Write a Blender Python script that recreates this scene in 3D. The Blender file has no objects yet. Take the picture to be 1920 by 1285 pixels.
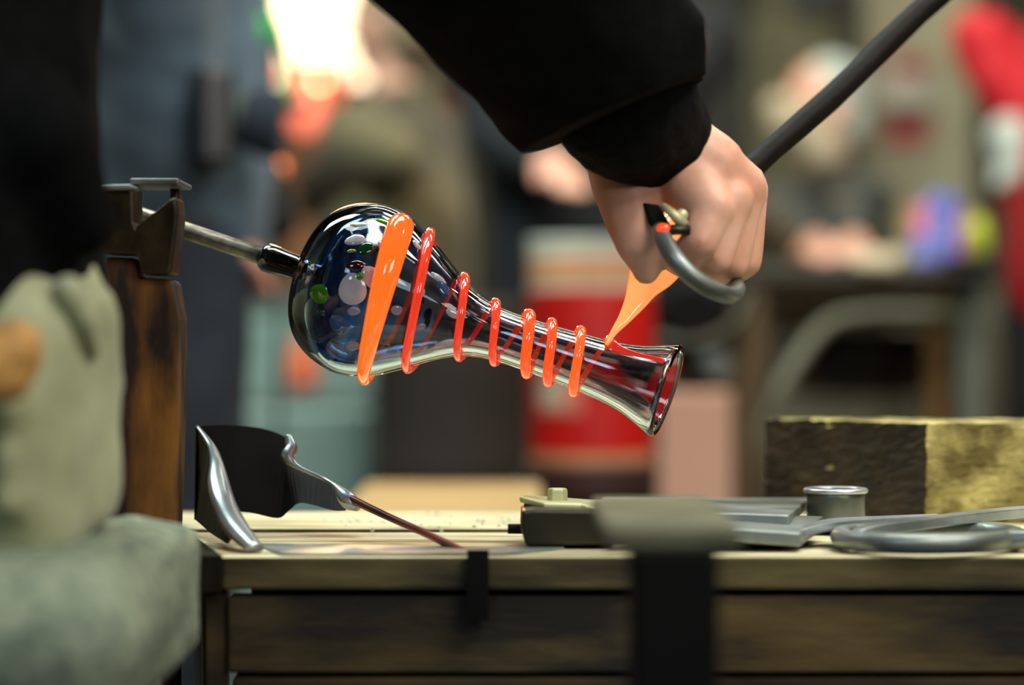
import bpy, bmesh, math, random
from mathutils import Vector, Matrix, Quaternion
from mathutils.bvhtree import BVHTree
random.seed(7)
R = math.radians
S = bpy.context.scene
COL = S.collection

# ------------------------------------------------------------------ camera, light, exposure
CAM_H = 0.90
F = 1920 * 85 / 36.0
cd = bpy.data.cameras.new('camera'); cam = bpy.data.objects.new('camera', cd); COL.objects.link(cam)
cam.location = (0, 0, CAM_H); cam.rotation_euler = (R(90), 0, 0)
cd.lens = 85; cd.sensor_width = 36; cd.clip_start = 0.05; cd.clip_end = 60
cd.dof.use_dof = True; cd.dof.focus_distance = 1.475; cd.dof.aperture_fstop = 2.6
S.camera = cam
S.view_settings.view_transform = 'Standard'; S.view_settings.look = 'None'
S.view_settings.gamma = 1; S.view_settings.use_curve_mapping = False
S.view_settings.exposure = 0.0
w = bpy.data.worlds.new('world'); S.world = w; w.use_nodes = True
w.node_tree.nodes['Background'].inputs[0].default_value = (0.35, 0.45, 0.45, 1)
w.node_tree.nodes['Background'].inputs[1].default_value = 0.10
S.cycles.caustics_refractive = False; S.cycles.caustics_reflective = False
S.cycles.sample_clamp_indirect = 6

def area(name, loc, target, sx, sy, power, color):
    d = bpy.data.lights.new(name, 'AREA'); d.shape = 'RECTANGLE'; d.size = sx; d.size_y = sy
    d.energy = power; d.color = color
    o = bpy.data.objects.new(name, d); COL.objects.link(o); o.location = loc
    o.rotation_euler = (Vector(target) - Vector(loc)).to_track_quat('-Z', 'Y').to_euler()
    return o
area('bench_tube_light', (1.05, 0.75, 2.35), (0.15, 1.5, 0.9), 1.5, 0.22, 30, (1.0, 0.97, 0.86))
area('over_bench_light', (-0.1, 1.75, 2.6), (-0.05, 1.6, 0.8), 1.2, 0.3, 13, (0.92, 1.0, 0.93))
area('window_light', (-1.1, -1.2, 2.3), (-0.2, 1.5, 0.9), 0.9, 0.6, 16, (0.55, 0.78, 1.0))
area('front_fill_light', (0.75, -0.7, 2.5), (0.1, 1.5, 0.9), 1.3, 0.3, 12, (1.0, 0.95, 0.88))  # unseen fill added to light the front of the vase
area('side_fill_light', (1.35, -0.5, 1.65), (-0.05, 1.45, 0.88), 0.9, 0.5, 11, (1.0, 0.96, 0.90))  # unseen low fill added at the right to light the coloured spots
area('tin_fill_light', (0.5, 1.9, 3.3), (0.15, 3.4, 0.8), 1.0, 0.4, 34, (1.0, 0.95, 0.85))  # unseen fill added to brighten the red tin
area('hall_light_left', (-1.2, 2.9, 3.3), (-0.8, 4.0, 0.6), 1.4, 0.6, 95, (0.80, 0.97, 0.95))
area('hall_light_right', (1.3, 3.4, 3.3), (1.0, 4.9, 0.6), 1.6, 0.6, 66, (1.0, 0.95, 0.80))
area('hall_light_rear', (0.4, 5.9, 3.3), (0.6, 6.6, 0.8), 2.4, 0.5, 42, (1.0, 0.93, 0.78))

# ------------------------------------------------------------------ helpers
def P(px, py, d):
    """a point seen at (px, py) of the 1920x1285 frame, d metres in front of the camera"""
    return Vector(((px - 960) / F * d, d, CAM_H - (py - 642.5) / F * d))
def lin(c):
    return tuple(((v / 255) / 12.92 if v / 255 <= 0.04045 else ((v / 255 + 0.055) / 1.055) ** 2.4) for v in c)
def tag(o, label=None, cat=None, group=None, kind=None):
    if label: o['label'] = label
    if cat: o['category'] = cat
    if group: o['group'] = group
    if kind: o['kind'] = kind
    return o
def empty(name, loc=(0, 0, 0), label=None, cat=None, group=None):
    o = bpy.data.objects.new(name, None); COL.objects.link(o); o.location = loc; o.empty_display_size = 0.02
    return tag(o, label, cat, group)
def link_mesh(name, me, mat, parent=None):
    o = bpy.data.objects.new(name, me); COL.objects.link(o)
    if mat: 
        if not me.materials: me.materials.append(mat)
    if parent:
        o.parent = parent
        o.matrix_parent_inverse = Matrix.Translation(-parent.location) if parent.type == 'EMPTY' else Matrix.Identity(4)
    return o
def fin(name, bm, mat, parent=None, smooth=False, bevel=0.0, seg=2):
    bmesh.ops.recalc_face_normals(bm, faces=bm.faces[:])
    me = bpy.data.meshes.new(name); bm.to_mesh(me); bm.free()
    if smooth:
        for p in me.polygons: p.use_smooth = True
    o = link_mesh(name, me, mat, parent)
    if bevel:
        m = o.modifiers.new('edge', 'BEVEL'); m.width = bevel; m.segments = seg; m.limit_method = 'ANGLE'; m.angle_limit = R(35)
        if smooth is None: pass
    return o

def _mat(name):
    m = bpy.data.materials.new(name); m.use_nodes = True
    return m, m.node_tree, m.node_tree.nodes['Principled BSDF']
def mat(name, c, rough=0.7, metal=0.0, c2=None, scale=12.0, bump=0.0, stretch=(1, 1, 1), contrast=(0.35, 0.65), spec=0.5, coat=0.0, sheen=0.0, detail=5):
    m, nt, b = _mat(name)
    b.inputs['Roughness'].default_value = rough; b.inputs['Metallic'].default_value = metal
    b.inputs['Specular IOR Level'].default_value = spec
    b.inputs['Coat Weight'].default_value = coat
    b.inputs['Sheen Weight'].default_value = sheen
    if c2 is None: c2 = tuple(v * 0.8 for v in c)
    tc = nt.nodes.new('ShaderNodeTexCoord'); mp = nt.nodes.new('ShaderNodeMapping')
    mp.inputs['Scale'].default_value = stretch
    nt.links.new(tc.outputs['Object'], mp.inputs['Vector'])
    n = nt.nodes.new('ShaderNodeTexNoise'); n.inputs['Scale'].default_value = scale; n.inputs['Detail'].default_value = detail
    nt.links.new(mp.outputs['Vector'], n.inputs['Vector'])
    r = nt.nodes.new('ShaderNodeValToRGB')
    r.color_ramp.elements[0].position = contrast[0]; r.color_ramp.elements[0].color = (*lin(c2), 1)
    r.color_ramp.elements[1].position = contrast[1]; r.color_ramp.elements[1].color = (*lin(c), 1)
    nt.links.new(n.outputs['Fac'], r.inputs['Fac']); nt.links.new(r.outputs['Color'], b.inputs['Base Color'])
    if bump:
        bp = nt.nodes.new('ShaderNodeBump'); bp.inputs['Strength'].default_value = bump; bp.inputs['Distance'].default_value = 0.002
        n2 = nt.nodes.new('ShaderNodeTexNoise'); n2.inputs['Scale'].default_value = scale * 3; n2.inputs['Detail'].default_value = 6
        nt.links.new(mp.outputs['Vector'], n2.inputs['Vector'])
        nt.links.new(n2.outputs['Fac'], bp.inputs['Height']); nt.links.new(bp.outputs['Normal'], b.inputs['Normal'])
    return m
def hot(name, base, em, strength, rough=0.12):
    m, nt, b = _mat(name)
    b.inputs['Base Color'].default_value = (*lin(base), 1); b.inputs['Roughness'].default_value = rough
    b.inputs['Emission Color'].default_value = (*lin(em), 1); b.inputs['Emission Strength'].default_value = strength
    b.inputs['Coat Weight'].default_value = 0.5
    return m

# --- shapes into a bmesh
def prism(bm, pts, a, b):
    """closed polygon pts (3D), extruded by the vector a..b offsets"""
    a = Vector(a); b = Vector(b)
    v0 = [bm.verts.new(Vector(p) + a) for p in pts]; v1 = [bm.verts.new(Vector(p) + b) for p in pts]
    n = len(pts); bm.faces.new(v0[::-1]); bm.faces.new(v1)
    for i in range(n): bm.faces.new((v0[i], v0[(i + 1) % n], v1[(i + 1) % n], v1[i]))
def box(bm, x0, x1, y0, y1, z0, z1, rot=0, piv=None):
    pts = [(x0, y0, z0), (x1, y0, z0), (x1, y1, z0), (x0, y1, z0)]
    if rot:
        piv = Vector(piv or ((x0 + x1) / 2, (y0 + y1) / 2, z0)); M = Matrix.Rotation(rot, 3, 'Z')
        pts = [piv + M @ (Vector(p) - piv) for p in pts]
    prism(bm, pts, (0, 0, 0), (0, 0, z1 - z0))
def frame_of(d):
    d = Vector(d).normalized(); u = d.cross(Vector((0, 0, 1)))
    if u.length < 1e-3: u = d.cross(Vector((0, 1, 0)))
    u.normalize(); return u, d.cross(u).normalized()
def tube(bm, pts, rad, n=16, caps=True, closed=False, flat=1.0, ref=None):
    pts = [Vector(p) for p in pts]
    if not isinstance(rad, (list, tuple)): rad = [rad] * len(pts)
    rings = []; u = None
    for i, p in enumerate(pts):
        if closed: t = pts[(i + 1) % len(pts)] - pts[i - 1]
        else: t = pts[min(i + 1, len(pts) - 1)] - pts[max(i - 1, 0)]
        t.normalize()
        if u is None:
            u, v = frame_of(t)
            if ref is not None: u = (Vector(ref) - t * Vector(ref).dot(t)).normalized()
        u = (u - t * u.dot(t)).normalized(); v = t.cross(u)
        rings.append([bm.verts.new(p + (u * math.cos(2 * math.pi * k / n) + v * math.sin(2 * math.pi * k / n) * flat) * rad[i]) for k in range(n)])
    m = len(rings)
    for i in range(m if closed else m - 1):
        a = rings[i]; b = rings[(i + 1) % m]
        for k in range(n): bm.faces.new((a[k], a[(k + 1) % n], b[(k + 1) % n], b[k]))
    if caps and not closed: bm.faces.new(rings[0][::-1]); bm.faces.new(rings[-1])
    return rings
def lathe(bm, prof, n=48, axis=None, origin=(0, 0, 0), closed=False):
    """prof: (radius, height) pairs about axis"""
    ax = Vector(axis or (0, 0, 1)).normalized(); u, v = frame_of(ax); o = Vector(origin); rings = []
    for r, h in prof:
        if r < 1e-6: rings.append([bm.verts.new(o + ax * h)])
        else: rings.append([bm.verts.new(o + ax * h + (u * math.cos(2 * math.pi * k / n) + v * math.sin(2 * math.pi * k / n)) * r) for k in range(n)])
    m = len(rings); faces = []
    for i in range(m if closed else m - 1):
        a = rings[i]; b = rings[(i + 1) % m]
        for k in range(n):
            k2 = (k + 1) % n
            if len(a) == 1 and len(b) == 1: continue
            if len(a) == 1: faces.append(bm.faces.new((a[0], b[k2], b[k])))
            elif len(b) == 1: faces.append(bm.faces.new((a[k], a[k2], b[0])))
            else: faces.append(bm.faces.new((a[k], a[k2], b[k2], b[k])))
    return faces
def smoothpath(pts, k=8):
    """Catmull-Rom through tuples of any length"""
    out = []; n = len(pts)
    for i in range(n - 1):
        p0 = pts[max(i - 1, 0)]; p1 = pts[i]; p2 = pts[i + 1]; p3 = pts[min(i + 2, n - 1)]
        for j in range(k):
            t = j / k
            out.append(tuple(0.5 * (2 * b + (c - a) * t + (2 * a - 5 * b + 4 * c - d) * t * t + (3 * b - a - 3 * c + d) * t ** 3) for a, b, c, d in zip(p0, p1, p2, p3)))
    out.append(tuple(pts[-1])); return out
# --- organic bodies: tapered capsules and ellipsoids fused by voxel remeshing
def capsule(bm, a, ra, b, rb, n=16):
    a = Vector(a); b = Vector(b); L = (b - a).length
    if L < 1e-6: b = a + Vector((0, 0, 1e-4)); L = 1e-4
    ax = (b - a) / L
    prof = [(0, -ra)] + [(ra * math.cos(t), ra * math.sin(t)) for t in (R(-67), R(-45), R(-22), 0)]
    prof += [(rb * math.cos(t), L + rb * math.sin(t)) for t in (0, R(22), R(45), R(67))] + [(0, L + rb)]
    lathe(bm, prof, n, ax, a)
def ellipsoid(bm, c, r, rotz=0, rotm=None):
    M = Matrix.Translation(Vector(c)) @ (rotm.to_4x4() if rotm else Matrix.Rotation(rotz, 4, 'Z')) @ Matrix.Diagonal((*r, 1))
    bmesh.ops.create_uvsphere(bm, u_segments=24, v_segments=16, radius=1, matrix=M)
def blob(name, shapes, material, parent=None, voxel=0.006, smooth=4, disp=0.0, dscale=0.05):
    bm = bmesh.new()
    for s in shapes:
        if s[0] == 'c': capsule(bm, *s[1:])
        elif s[0] == 'e': ellipsoid(bm, *s[1:])
        elif s[0] == 'b': box(bm, *s[1:])
    bmesh.ops.recalc_face_normals(bm, faces=bm.faces[:])
    me = bpy.data.meshes.new('tmp'); bm.to_mesh(me); bm.free()
    o = bpy.data.objects.new('tmp', me); COL.objects.link(o)
    m = o.modifiers.new('r', 'REMESH'); m.mode = 'VOXEL'; m.voxel_size = voxel; m.use_smooth_shade = True
    m = o.modifiers.new('s', 'SMOOTH'); m.iterations = smooth; m.factor = 0.5
    if disp:
        tx = bpy.data.textures.new(name + '_folds', 'CLOUDS'); tx.noise_scale = dscale; tx.noise_depth = 2
        m = o.modifiers.new('d', 'DISPLACE'); m.texture = tx; m.strength = disp; m.mid_level = 0.5; m.texture_coords = 'GLOBAL'
    dg = bpy.context.evaluated_depsgraph_get()
    me2 = bpy.data.meshes.new_from_object(o.evaluated_get(dg)); me2.name = name
    bpy.data.objects.remove(o); bpy.data.meshes.remove(me)
    me2.materials.clear()
    return link_mesh(name, me2, material, parent)

# ------------------------------------------------------------------ materials
M = {}
M['floor'] = mat('concrete floor', (88, 84, 76), 0.8, c2=(60, 58, 52), scale=3, bump=0.3)
M['wall'] = mat('dark plaster wall', (62, 58, 44), 0.9, c2=(38, 36, 28), scale=1.5, stretch=(2, 2, .5))
M['ceiling'] = mat('sooty ceiling', (60, 58, 52), 0.9)
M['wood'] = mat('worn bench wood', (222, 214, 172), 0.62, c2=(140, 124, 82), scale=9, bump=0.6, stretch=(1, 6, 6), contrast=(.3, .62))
M['wood_dark'] = mat('dark brown bench wood', (74, 58, 28), 0.9, c2=(14, 10, 5), scale=6, bump=0.8, stretch=(1, 3, 3), contrast=(.46, .70))  # mottled dark brown for boards and legs
M['wood_edge'] = mat('shaded bench edge', (98, 86, 46), 0.85, c2=(26, 20, 10), scale=9, bump=0.6, stretch=(1, 5, 5), contrast=(.35, .7))  # darker tone paints the shade on faces turned from the overhead light
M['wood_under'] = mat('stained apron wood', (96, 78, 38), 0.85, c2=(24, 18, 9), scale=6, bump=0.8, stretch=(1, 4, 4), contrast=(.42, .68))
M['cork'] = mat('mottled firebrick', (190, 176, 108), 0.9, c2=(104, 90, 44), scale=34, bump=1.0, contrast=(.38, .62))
M['cork_shaded'] = mat('shaded block face', (60, 48, 30), 0.9, c2=(36, 28, 18), scale=30, bump=0.6)  # shade of the side turned from the light, put into the colour
M['rust'] = mat('rusty timber', (150, 102, 36), 0.75, c2=(26, 15, 7), scale=24, bump=0.9, stretch=(1.4, 1.4, .45), contrast=(.44, .70))
M['rust_cap'] = mat('worn iron fork', (116, 100, 62), 0.45, 0.5, c2=(34, 26, 16), scale=18, bump=0.6, contrast=(.35, .75))
M['steel'] = mat('bright steel', (205, 214, 218), 0.28, 0.7, c2=(120, 128, 130), scale=8)
M['steel_worn'] = mat('worn steel', (150, 160, 158), 0.4, 0.6, c2=(84, 86, 74), scale=14, bump=0.3)
M['steel_dark'] = mat('blackened steel', (66, 64, 52), 0.4, 0.8, c2=(26, 24, 20), scale=14, bump=0.3)
M['steel_black'] = mat('black scaled iron', (9, 7, 6), 0.7, 0.0, c2=(4, 3, 3), scale=10, bump=0.3, spec=0.15)
M['pipe'] = mat('brushed blowpipe steel', (150, 150, 140), 0.38, 0.85, c2=(88, 88, 80), scale=60, bump=0.25)
M['brass'] = mat('dull brass', (206, 204, 158), 0.45, 0.3, c2=(140, 136, 94), scale=14)
M['rail_cap'] = mat('worn olive-grey rail cap', (118, 118, 90), 0.6, 0.1, c2=(80, 80, 60), scale=18, bump=0.3)
M['skin'] = mat('skin', (236, 186, 162), 0.48, c2=(206, 142, 114), scale=26, bump=0.25, contrast=(.3, .7))
M['skin'].node_tree.nodes['Principled BSDF'].inputs['Subsurface Weight'].default_value = 0.12
M['skin'].node_tree.nodes['Principled BSDF'].inputs['Subsurface Radius'].default_value = (0.012, 0.005, 0.003)
M['black_knit'] = mat('black knit', (10, 12, 12), 0.9, c2=(5, 5, 6), scale=160, bump=0.25, spec=0.08)
M['black_rib'] = mat('black ribbed cuff', (13, 15, 15), 0.85, c2=(5, 5, 6), scale=60, bump=0.8, spec=0.12)
M['khaki'] = mat('pale khaki cotton', (176, 178, 140), 0.85, c2=(128, 130, 96), scale=14, bump=0.4, sheen=0.2)
M['patch'] = mat('tan leather patch', (214, 160, 84), 0.7, c2=(140, 96, 48), scale=30, bump=0.4)
M['pad'] = mat('speckled seat cloth', (150, 160, 134), 0.9, c2=(84, 98, 84), scale=120, bump=0.6, detail=2)
M['navy'] = mat('navy jacket cloth', (76, 98, 114), 0.8, c2=(46, 60, 72), scale=5, bump=0.2, sheen=0.2)
M['navy_dark'] = mat('dark navy trousers', (34, 46, 60), 0.85, c2=(20, 27, 36), scale=5)
M['olive'] = mat('olive coat cloth', (122, 110, 76), 0.85, c2=(70, 62, 40), scale=4, sheen=0.2)
M['brown_cloth'] = mat('brown trousers', (66, 56, 38), 0.9)
M['black_cloth'] = mat('black coat cloth', (16, 20, 24), 0.85, c2=(9, 11, 14), scale=6)
M['grey_cloth'] = mat('charcoal pullover', (60, 66, 60), 0.85, c2=(34, 38, 34), scale=6)
M['red_cloth'] = mat('red jacket cloth', (196, 14, 30), 0.7, c2=(120, 6, 18), scale=4)
M['cream_cloth'] = mat('cream scarf cloth', (190, 174, 144), 0.85)
M['white_cloth'] = mat('white cloth', (214, 222, 210), 0.85)
M['hair_grey'] = mat('grey hair', (196, 206, 192), 0.7, c2=(140, 148, 138), scale=30)
M['hair_brown'] = mat('grey-brown hair', (160, 140, 110), 0.7, c2=(80, 64, 48), scale=18)
M['hair_dark'] = mat('dark hair', (34, 26, 20), 0.6)
M['shoe'] = mat('black shoe leather', (22, 20, 18), 0.4)
M['green'] = mat('green trim', (64, 190, 90), 0.6)
M['black_plastic'] = mat('black plastic', (14, 14, 16), 0.35)
M['grey_plastic'] = mat('grey glassy plastic', (120, 132, 124), 0.3)
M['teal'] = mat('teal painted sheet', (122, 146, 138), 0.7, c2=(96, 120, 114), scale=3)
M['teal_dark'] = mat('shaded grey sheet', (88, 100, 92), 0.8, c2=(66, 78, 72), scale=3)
M['tan'] = mat('tan board', (176, 144, 92), 0.8, c2=(140, 112, 66), scale=4, stretch=(1, 5, 1))
M['drum'] = mat('sooty brown drum', (42, 30, 20), 0.75, c2=(24, 16, 12), scale=5)
M['cabinet'] = mat('dark olive cabinet', (70, 70, 48), 0.8, c2=(44, 42, 28), scale=3)
M['red_paint'] = mat('red tin print', (214, 26, 16), 0.45, c2=(190, 18, 12), scale=5)
M['cream_paint'] = mat('cream tin print', (214, 206, 180), 0.6)
M['peach_paint'] = mat('peach tin print', (224, 158, 110), 0.6)
M['pinkwhite'] = mat('pinkish tin label', (226, 120, 104), 0.6)
M['redbrown'] = mat('dark red-brown iron', (62, 32, 26), 0.6)
M['beige'] = mat('pinkish beige board', (206, 160, 138), 0.8, c2=(190, 146, 122), scale=3)
M['greybeige'] = mat('grey-beige locker', (146, 140, 112), 0.75, c2=(122, 118, 96), scale=2)
M['olive_post'] = mat('olive painted post', (116, 112, 84), 0.75, c2=(88, 86, 62), scale=3)
M['dark_post'] = mat('dark green-black post', (34, 34, 24), 0.8)
M['brown_post'] = mat('red-brown post', (104, 62, 40), 0.8, c2=(78, 46, 30), scale=3)
M['counter'] = mat('dark counter steel', (76, 72, 60), 0.5, 0.4, c2=(50, 46, 38), scale=4)
M['ochre'] = mat('ochre timber leg', (132, 98, 30), 0.75, c2=(72, 44, 16), scale=7, stretch=(1, 1, .4))
M['grey_leg'] = mat('grey zinc leg', (120, 126, 112), 0.5, 0.3, c2=(82, 86, 74), scale=6)
M['frame_brown'] = mat('brown frame', (96, 76, 48), 0.8, c2=(64, 50, 30), scale=7)
M['shelf_dark'] = mat('dark brown crate', (46, 36, 18), 0.85)
M['hose'] = mat('grey-olive hose', (92, 92, 72), 0.55)
M['pale_wall'] = mat('pale green-white panel', (206, 212, 196), 0.8, c2=(170, 176, 160), scale=1.5)
M['sign_red'] = mat('sign red', (150, 34, 30), 0.6)
M['sign_dark'] = mat('sign dark', (40, 30, 26), 0.6)
M['sign_pale'] = mat('sign pale', (186, 176, 156), 0.6)
M['blue_box'] = mat('blue-violet print', (92, 98, 190), 0.5, c2=(150, 160, 222), scale=22, contrast=(.45, .55))
M['pink_box'] = mat('pink print', (230, 130, 170), 0.5, c2=(206, 60, 110), scale=22, contrast=(.45, .55))
M['yellow_box'] = mat('yellow print', (196, 190, 70), 0.5, c2=(150, 130, 60), scale=20)
M['lime'] = mat('lime print', (190, 206, 30), 0.45)
M['blue_cloth'] = mat('deep blue cloth', (30, 40, 120), 0.8)
M['pink_item'] = mat('pale pink wrapper', (216, 168, 160), 0.5, c2=(150, 120, 120), scale=16)
M['orange_plastic'] = mat('orange enamel', (236, 110, 60), 0.5)
M['brick'] = mat('furnace brick', (140, 96, 60), 0.85, c2=(90, 56, 34), scale=8)

# ------------------------------------------------------------------ the setting
def struct(name, material, *b):
    bm = bmesh.new(); box(bm, *b); o = fin(name, bm, material); o['kind'] = 'structure'; return o
struct('floor', M['floor'], -3.2, 3.2, -2.2, 7.4, -0.1, 0)
struct('ceiling', M['ceiling'], -3.2, 3.2, -2.2, 7.4, 3.6, 3.7)
struct('wall_back', M['wall'], -3.2, 3.2, 7.4, 7.5, 0, 3.6)
struct('wall_left', M['wall'], -3.3, -3.2, -2.2, 7.4, 0, 3.6)
struct('wall_right', M['wall'], 3.2, 3.3, -2.2, 7.4, 0, 3.6)
struct('wall_front', M['wall'], -3.2, 3.2, -2.3, -2.2, 0, 3.6)

# ------------------------------------------------------------------ the vase on its blowpipe
A0 = P(571, 507, 1.518); A1 = P(1250, 733, 1.468)
AX = (A1 - A0).normalized(); LEN = (A1 - A0).length; PXM = 3022.0
prof_px = [(24, 3), (44, 4), (66, 5), (88, 9), (108, 16), (126, 28), (142, 46), (155, 70), (163, 98), (166, 122), (161, 155), (148, 188),
           (128, 222), (104, 258), (80, 294), (63, 328), (53, 362), (49, 395), (48, 435), (49, 480), (51.5, 530), (54, 575), (58, 615), (64, 645), (72, 670), (81, 692), (88, 710)]
k_s = LEN / 716.0
def mm(p): return p / PXM
outer = [(mm(r), s * k_s) for r, s in smoothpath(prof_px, 4)]
def R_out(s_px):
    s = s_px * k_s; best = None
    for (r0, s0), (r1, s1) in zip(outer[8:], outer[9:]):
        if s0 <= s <= s1: return r0 + (r1 - r0) * (s - s0) / max(s1 - s0, 1e-9)
    return outer[-1][0]
inner_px = [(0, 24), (40, 27), (74, 31), (100, 40), (122, 56), (138, 78), (147, 105), (148, 130), (140, 165), (122, 200), (100, 238), (76, 276), (54, 312), (41, 345),
            (35, 385), (34, 435), (36, 490), (40, 550), (44, 600), (50, 640), (59, 672), (68, 695), (76, 712)]
inner = [(mm(max(r, 0)), s * k_s) for r, s in smoothpath(inner_px, 4)]
rim = [(mm(88.5), 715 * k_s), (mm(86), 720 * k_s), (mm(81), 720 * k_s), (mm(77), 717 * k_s)]
def glass(name, tint_a, tint_b, ior=1.48):
    m, nt, b = _mat(name)
    b.inputs['Roughness'].default_value = 0.0; b.inputs['IOR'].default_value = ior
    b.inputs['Transmission Weight'].default_value = 1.0
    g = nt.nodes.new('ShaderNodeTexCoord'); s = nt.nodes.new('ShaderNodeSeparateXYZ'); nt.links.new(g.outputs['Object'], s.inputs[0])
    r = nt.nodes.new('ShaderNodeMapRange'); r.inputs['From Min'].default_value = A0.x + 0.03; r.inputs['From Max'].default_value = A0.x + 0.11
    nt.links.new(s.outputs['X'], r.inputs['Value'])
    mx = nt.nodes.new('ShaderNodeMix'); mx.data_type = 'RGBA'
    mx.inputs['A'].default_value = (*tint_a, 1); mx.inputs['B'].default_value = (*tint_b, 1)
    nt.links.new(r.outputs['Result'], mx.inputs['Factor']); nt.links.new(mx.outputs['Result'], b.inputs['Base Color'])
    return m
M['glass_out'] = glass('clear outer glass', (0.46, 0.68, 0.90), (0.68, 0.82, 0.96))
M['glass_in'] = glass('dark tinted inner glass', (0.09, 0.20, 0.42), (0.50, 0.34, 0.42))  # bulb tint made bluer to carry its blue reflections too
vase = empty('glass_vase', A0, 'long-necked glass vase with coloured spots and glowing orange spiral, hanging from the blowpipe', 'vase')
bm = bmesh.new()
ring = lathe(bm, outer + rim, 96, AX, A0)
tube_in = lathe(bm, inner[::-1], 96, AX, A0)
base = lathe(bm, [(0, 3 * k_s), (mm(24), 3 * k_s)], 96, AX, A0)
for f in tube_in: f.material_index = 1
# bridge rim to inner lip
bmesh.ops.remove_doubles(bm, verts=bm.verts[:], dist=1e-6)
bnd = [e for e in bm.edges if e.is_boundary]
bmesh.ops.bridge_loops(bm, edges=bnd)
vb = fin('glass_body', bm, None, vase, smooth=True)
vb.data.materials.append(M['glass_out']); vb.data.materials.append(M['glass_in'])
bvh_bm = bmesh.new(); lathe(bvh_bm, outer, 96, AX, A0); bvh_bm.normal_update(); bvh = BVHTree.FromBMesh(bvh_bm); bvh_bm.free()
# the glass collar that joins it to the pipe
M['collar'] = mat('near-black blue glass', (16, 26, 32), 0.06, c2=(6, 10, 14), scale=30, coat=1.0, spec=0.8)
bm = bmesh.new()
lathe(bm, [(0, -88 * k_s), (mm(15), -88 * k_s), (mm(22), -86 * k_s), (mm(27), -78 * k_s), (mm(27), -62 * k_s), (mm(25), -40 * k_s), (mm(24), -18 * k_s), (mm(24), -6 * k_s), (mm(28), 3 * k_s), (mm(20), 5 * k_s), (0, 6 * k_s)], 48, AX, A0)
tag(fin('collar', bm, M['collar'], vase, smooth=True), 'dark glass collar gripping the pipe end')
# colour spots melted into the wall
def spot_mat(n, c, rough=0.08): 
    m = mat(n, c, rough, c2=tuple(v * 0.86 for v in c), scale=60, coat=0.6); return m
SM = {'white': spot_mat('milk white spot', (206, 206, 220)), 'lilac': spot_mat('lilac spot', (150, 152, 184)), 'pink': spot_mat('pink white spot', (226, 184, 190)), 'green': spot_mat('leaf green spot', (72, 150, 24)),
      'dkgreen': spot_mat('deep green spot', (22, 70, 44)), 'blue': spot_mat('slate blue spot', (66, 92, 140)), 'cream': spot_mat('cream spot', (240, 232, 210)), 'lime': spot_mat('yellow green spot', (130, 140, 60)), 'maroon': spot_mat('maroon spot', (66, 18, 22))}
def spot(center, nrm, ru, rv, ang, m, off=0.0004):
    u, v = frame_of(nrm); c, s = math.cos(ang), math.sin(ang); u, v = u * c + v * s, v * c - u * s
    bm = bmesh.new(); rings = []; K = 22; ph = random.random() * 6
    def proj(q, o):
        loc, nn, _, _ = bvh.find_nearest(q); n2 = nn if nn.dot(loc - (A0 + AX * (loc - A0).dot(AX))) > 0 else -nn
        return bm.verts.new(loc + n2 * o)
    c0 = proj(center, off + 0.0003); c0n = (center - (A0 + AX * (center - A0).dot(AX)))
    for j, fr in enumerate((0.5, 0.85, 1.0)):
        rings.append([proj(center + (u * math.cos(2 * math.pi * k / K) * ru + v * math.sin(2 * math.pi * k / K) * rv) * fr * (1 + 0.07 * math.sin(2 * 2 * math.pi * k / K + ph) + .04 * math.sin(3 * 2 * math.pi * k / K + ph)), (off + 0.00025, off, 0.00002)[j]) for k in range(K)])
    for k in range(K):
        bm.faces.new((c0, rings[0][k], rings[0][(k + 1) % K]))
        for a, b in ((0, 1), (1, 2)): bm.faces.new((rings[a][k], rings[b][k], rings[b][(k + 1) % K], rings[a][(k + 1) % K]))
    o = fin('colour_spot', bm, SM[m], vase, smooth=True)
    if o.data.polygons[0].normal.dot(c0n) < 0: o.data.flip_normals()
eye = Vector((0, 0, CAM_H))
for px, py, a, b, ang, m in [(597, 551, 22, 19, 0, 'green'), (661, 543, 25, 31, .3, 'white'), (697, 520, 18, 22, .4, 'pink'), (666, 449, 19, 15, 0, 'white'), (672, 421, 16, 10, 0, 'cream'),
        (725, 416, 21, 16, .2, 'green'), (675, 519, 9, 7, .6, 'green'), (637, 612, 19, 25, 0, 'blue'), (660, 649, 15, 14, 0, 'lilac'), (744, 582, 11, 10, 0, 'lilac'), (786, 546, 13, 12, .2, 'white'),
        (823, 522, 19, 9, -.4, 'white'), (832, 541, 14, 18, 0, 'blue'), (850, 588, 17, 8, -.5, 'white'), (789, 613, 10, 7, 0, 'lilac'), (781, 459, 9, 12, .4, 'white'), (716, 462, 8, 13, 0, 'pink'),
        (655, 681, 12, 7, 0, 'dkgreen'), (727, 650, 8, 6, 0, 'dkgreen'), (602, 586, 9, 7, 0, 'dkgreen'), (697, 570, 9, 9, 0, 'lime'), (659, 471, 9, 4, 0, 'lime'), (663, 584, 13, 8, 0, 'lilac'),
        (686, 466, 17, 13, .8, 'dkgreen'), (666, 498, 16, 10, 0, 'maroon'), (706, 560, 6, 12, .2, 'pink')]:
    d = (P(px, py, 1.5) - eye).normalized(); hit = bvh.ray_cast(eye, d)
    if hit[0] is None: continue
    nn = hit[1] if hit[1].dot(d) < 0 else -hit[1]
    spot(hit[0], Vector((0, -1, 0)), mm(a), mm(b), ang, m, 0.0005)
U1, V1 = frame_of(AX)
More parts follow.
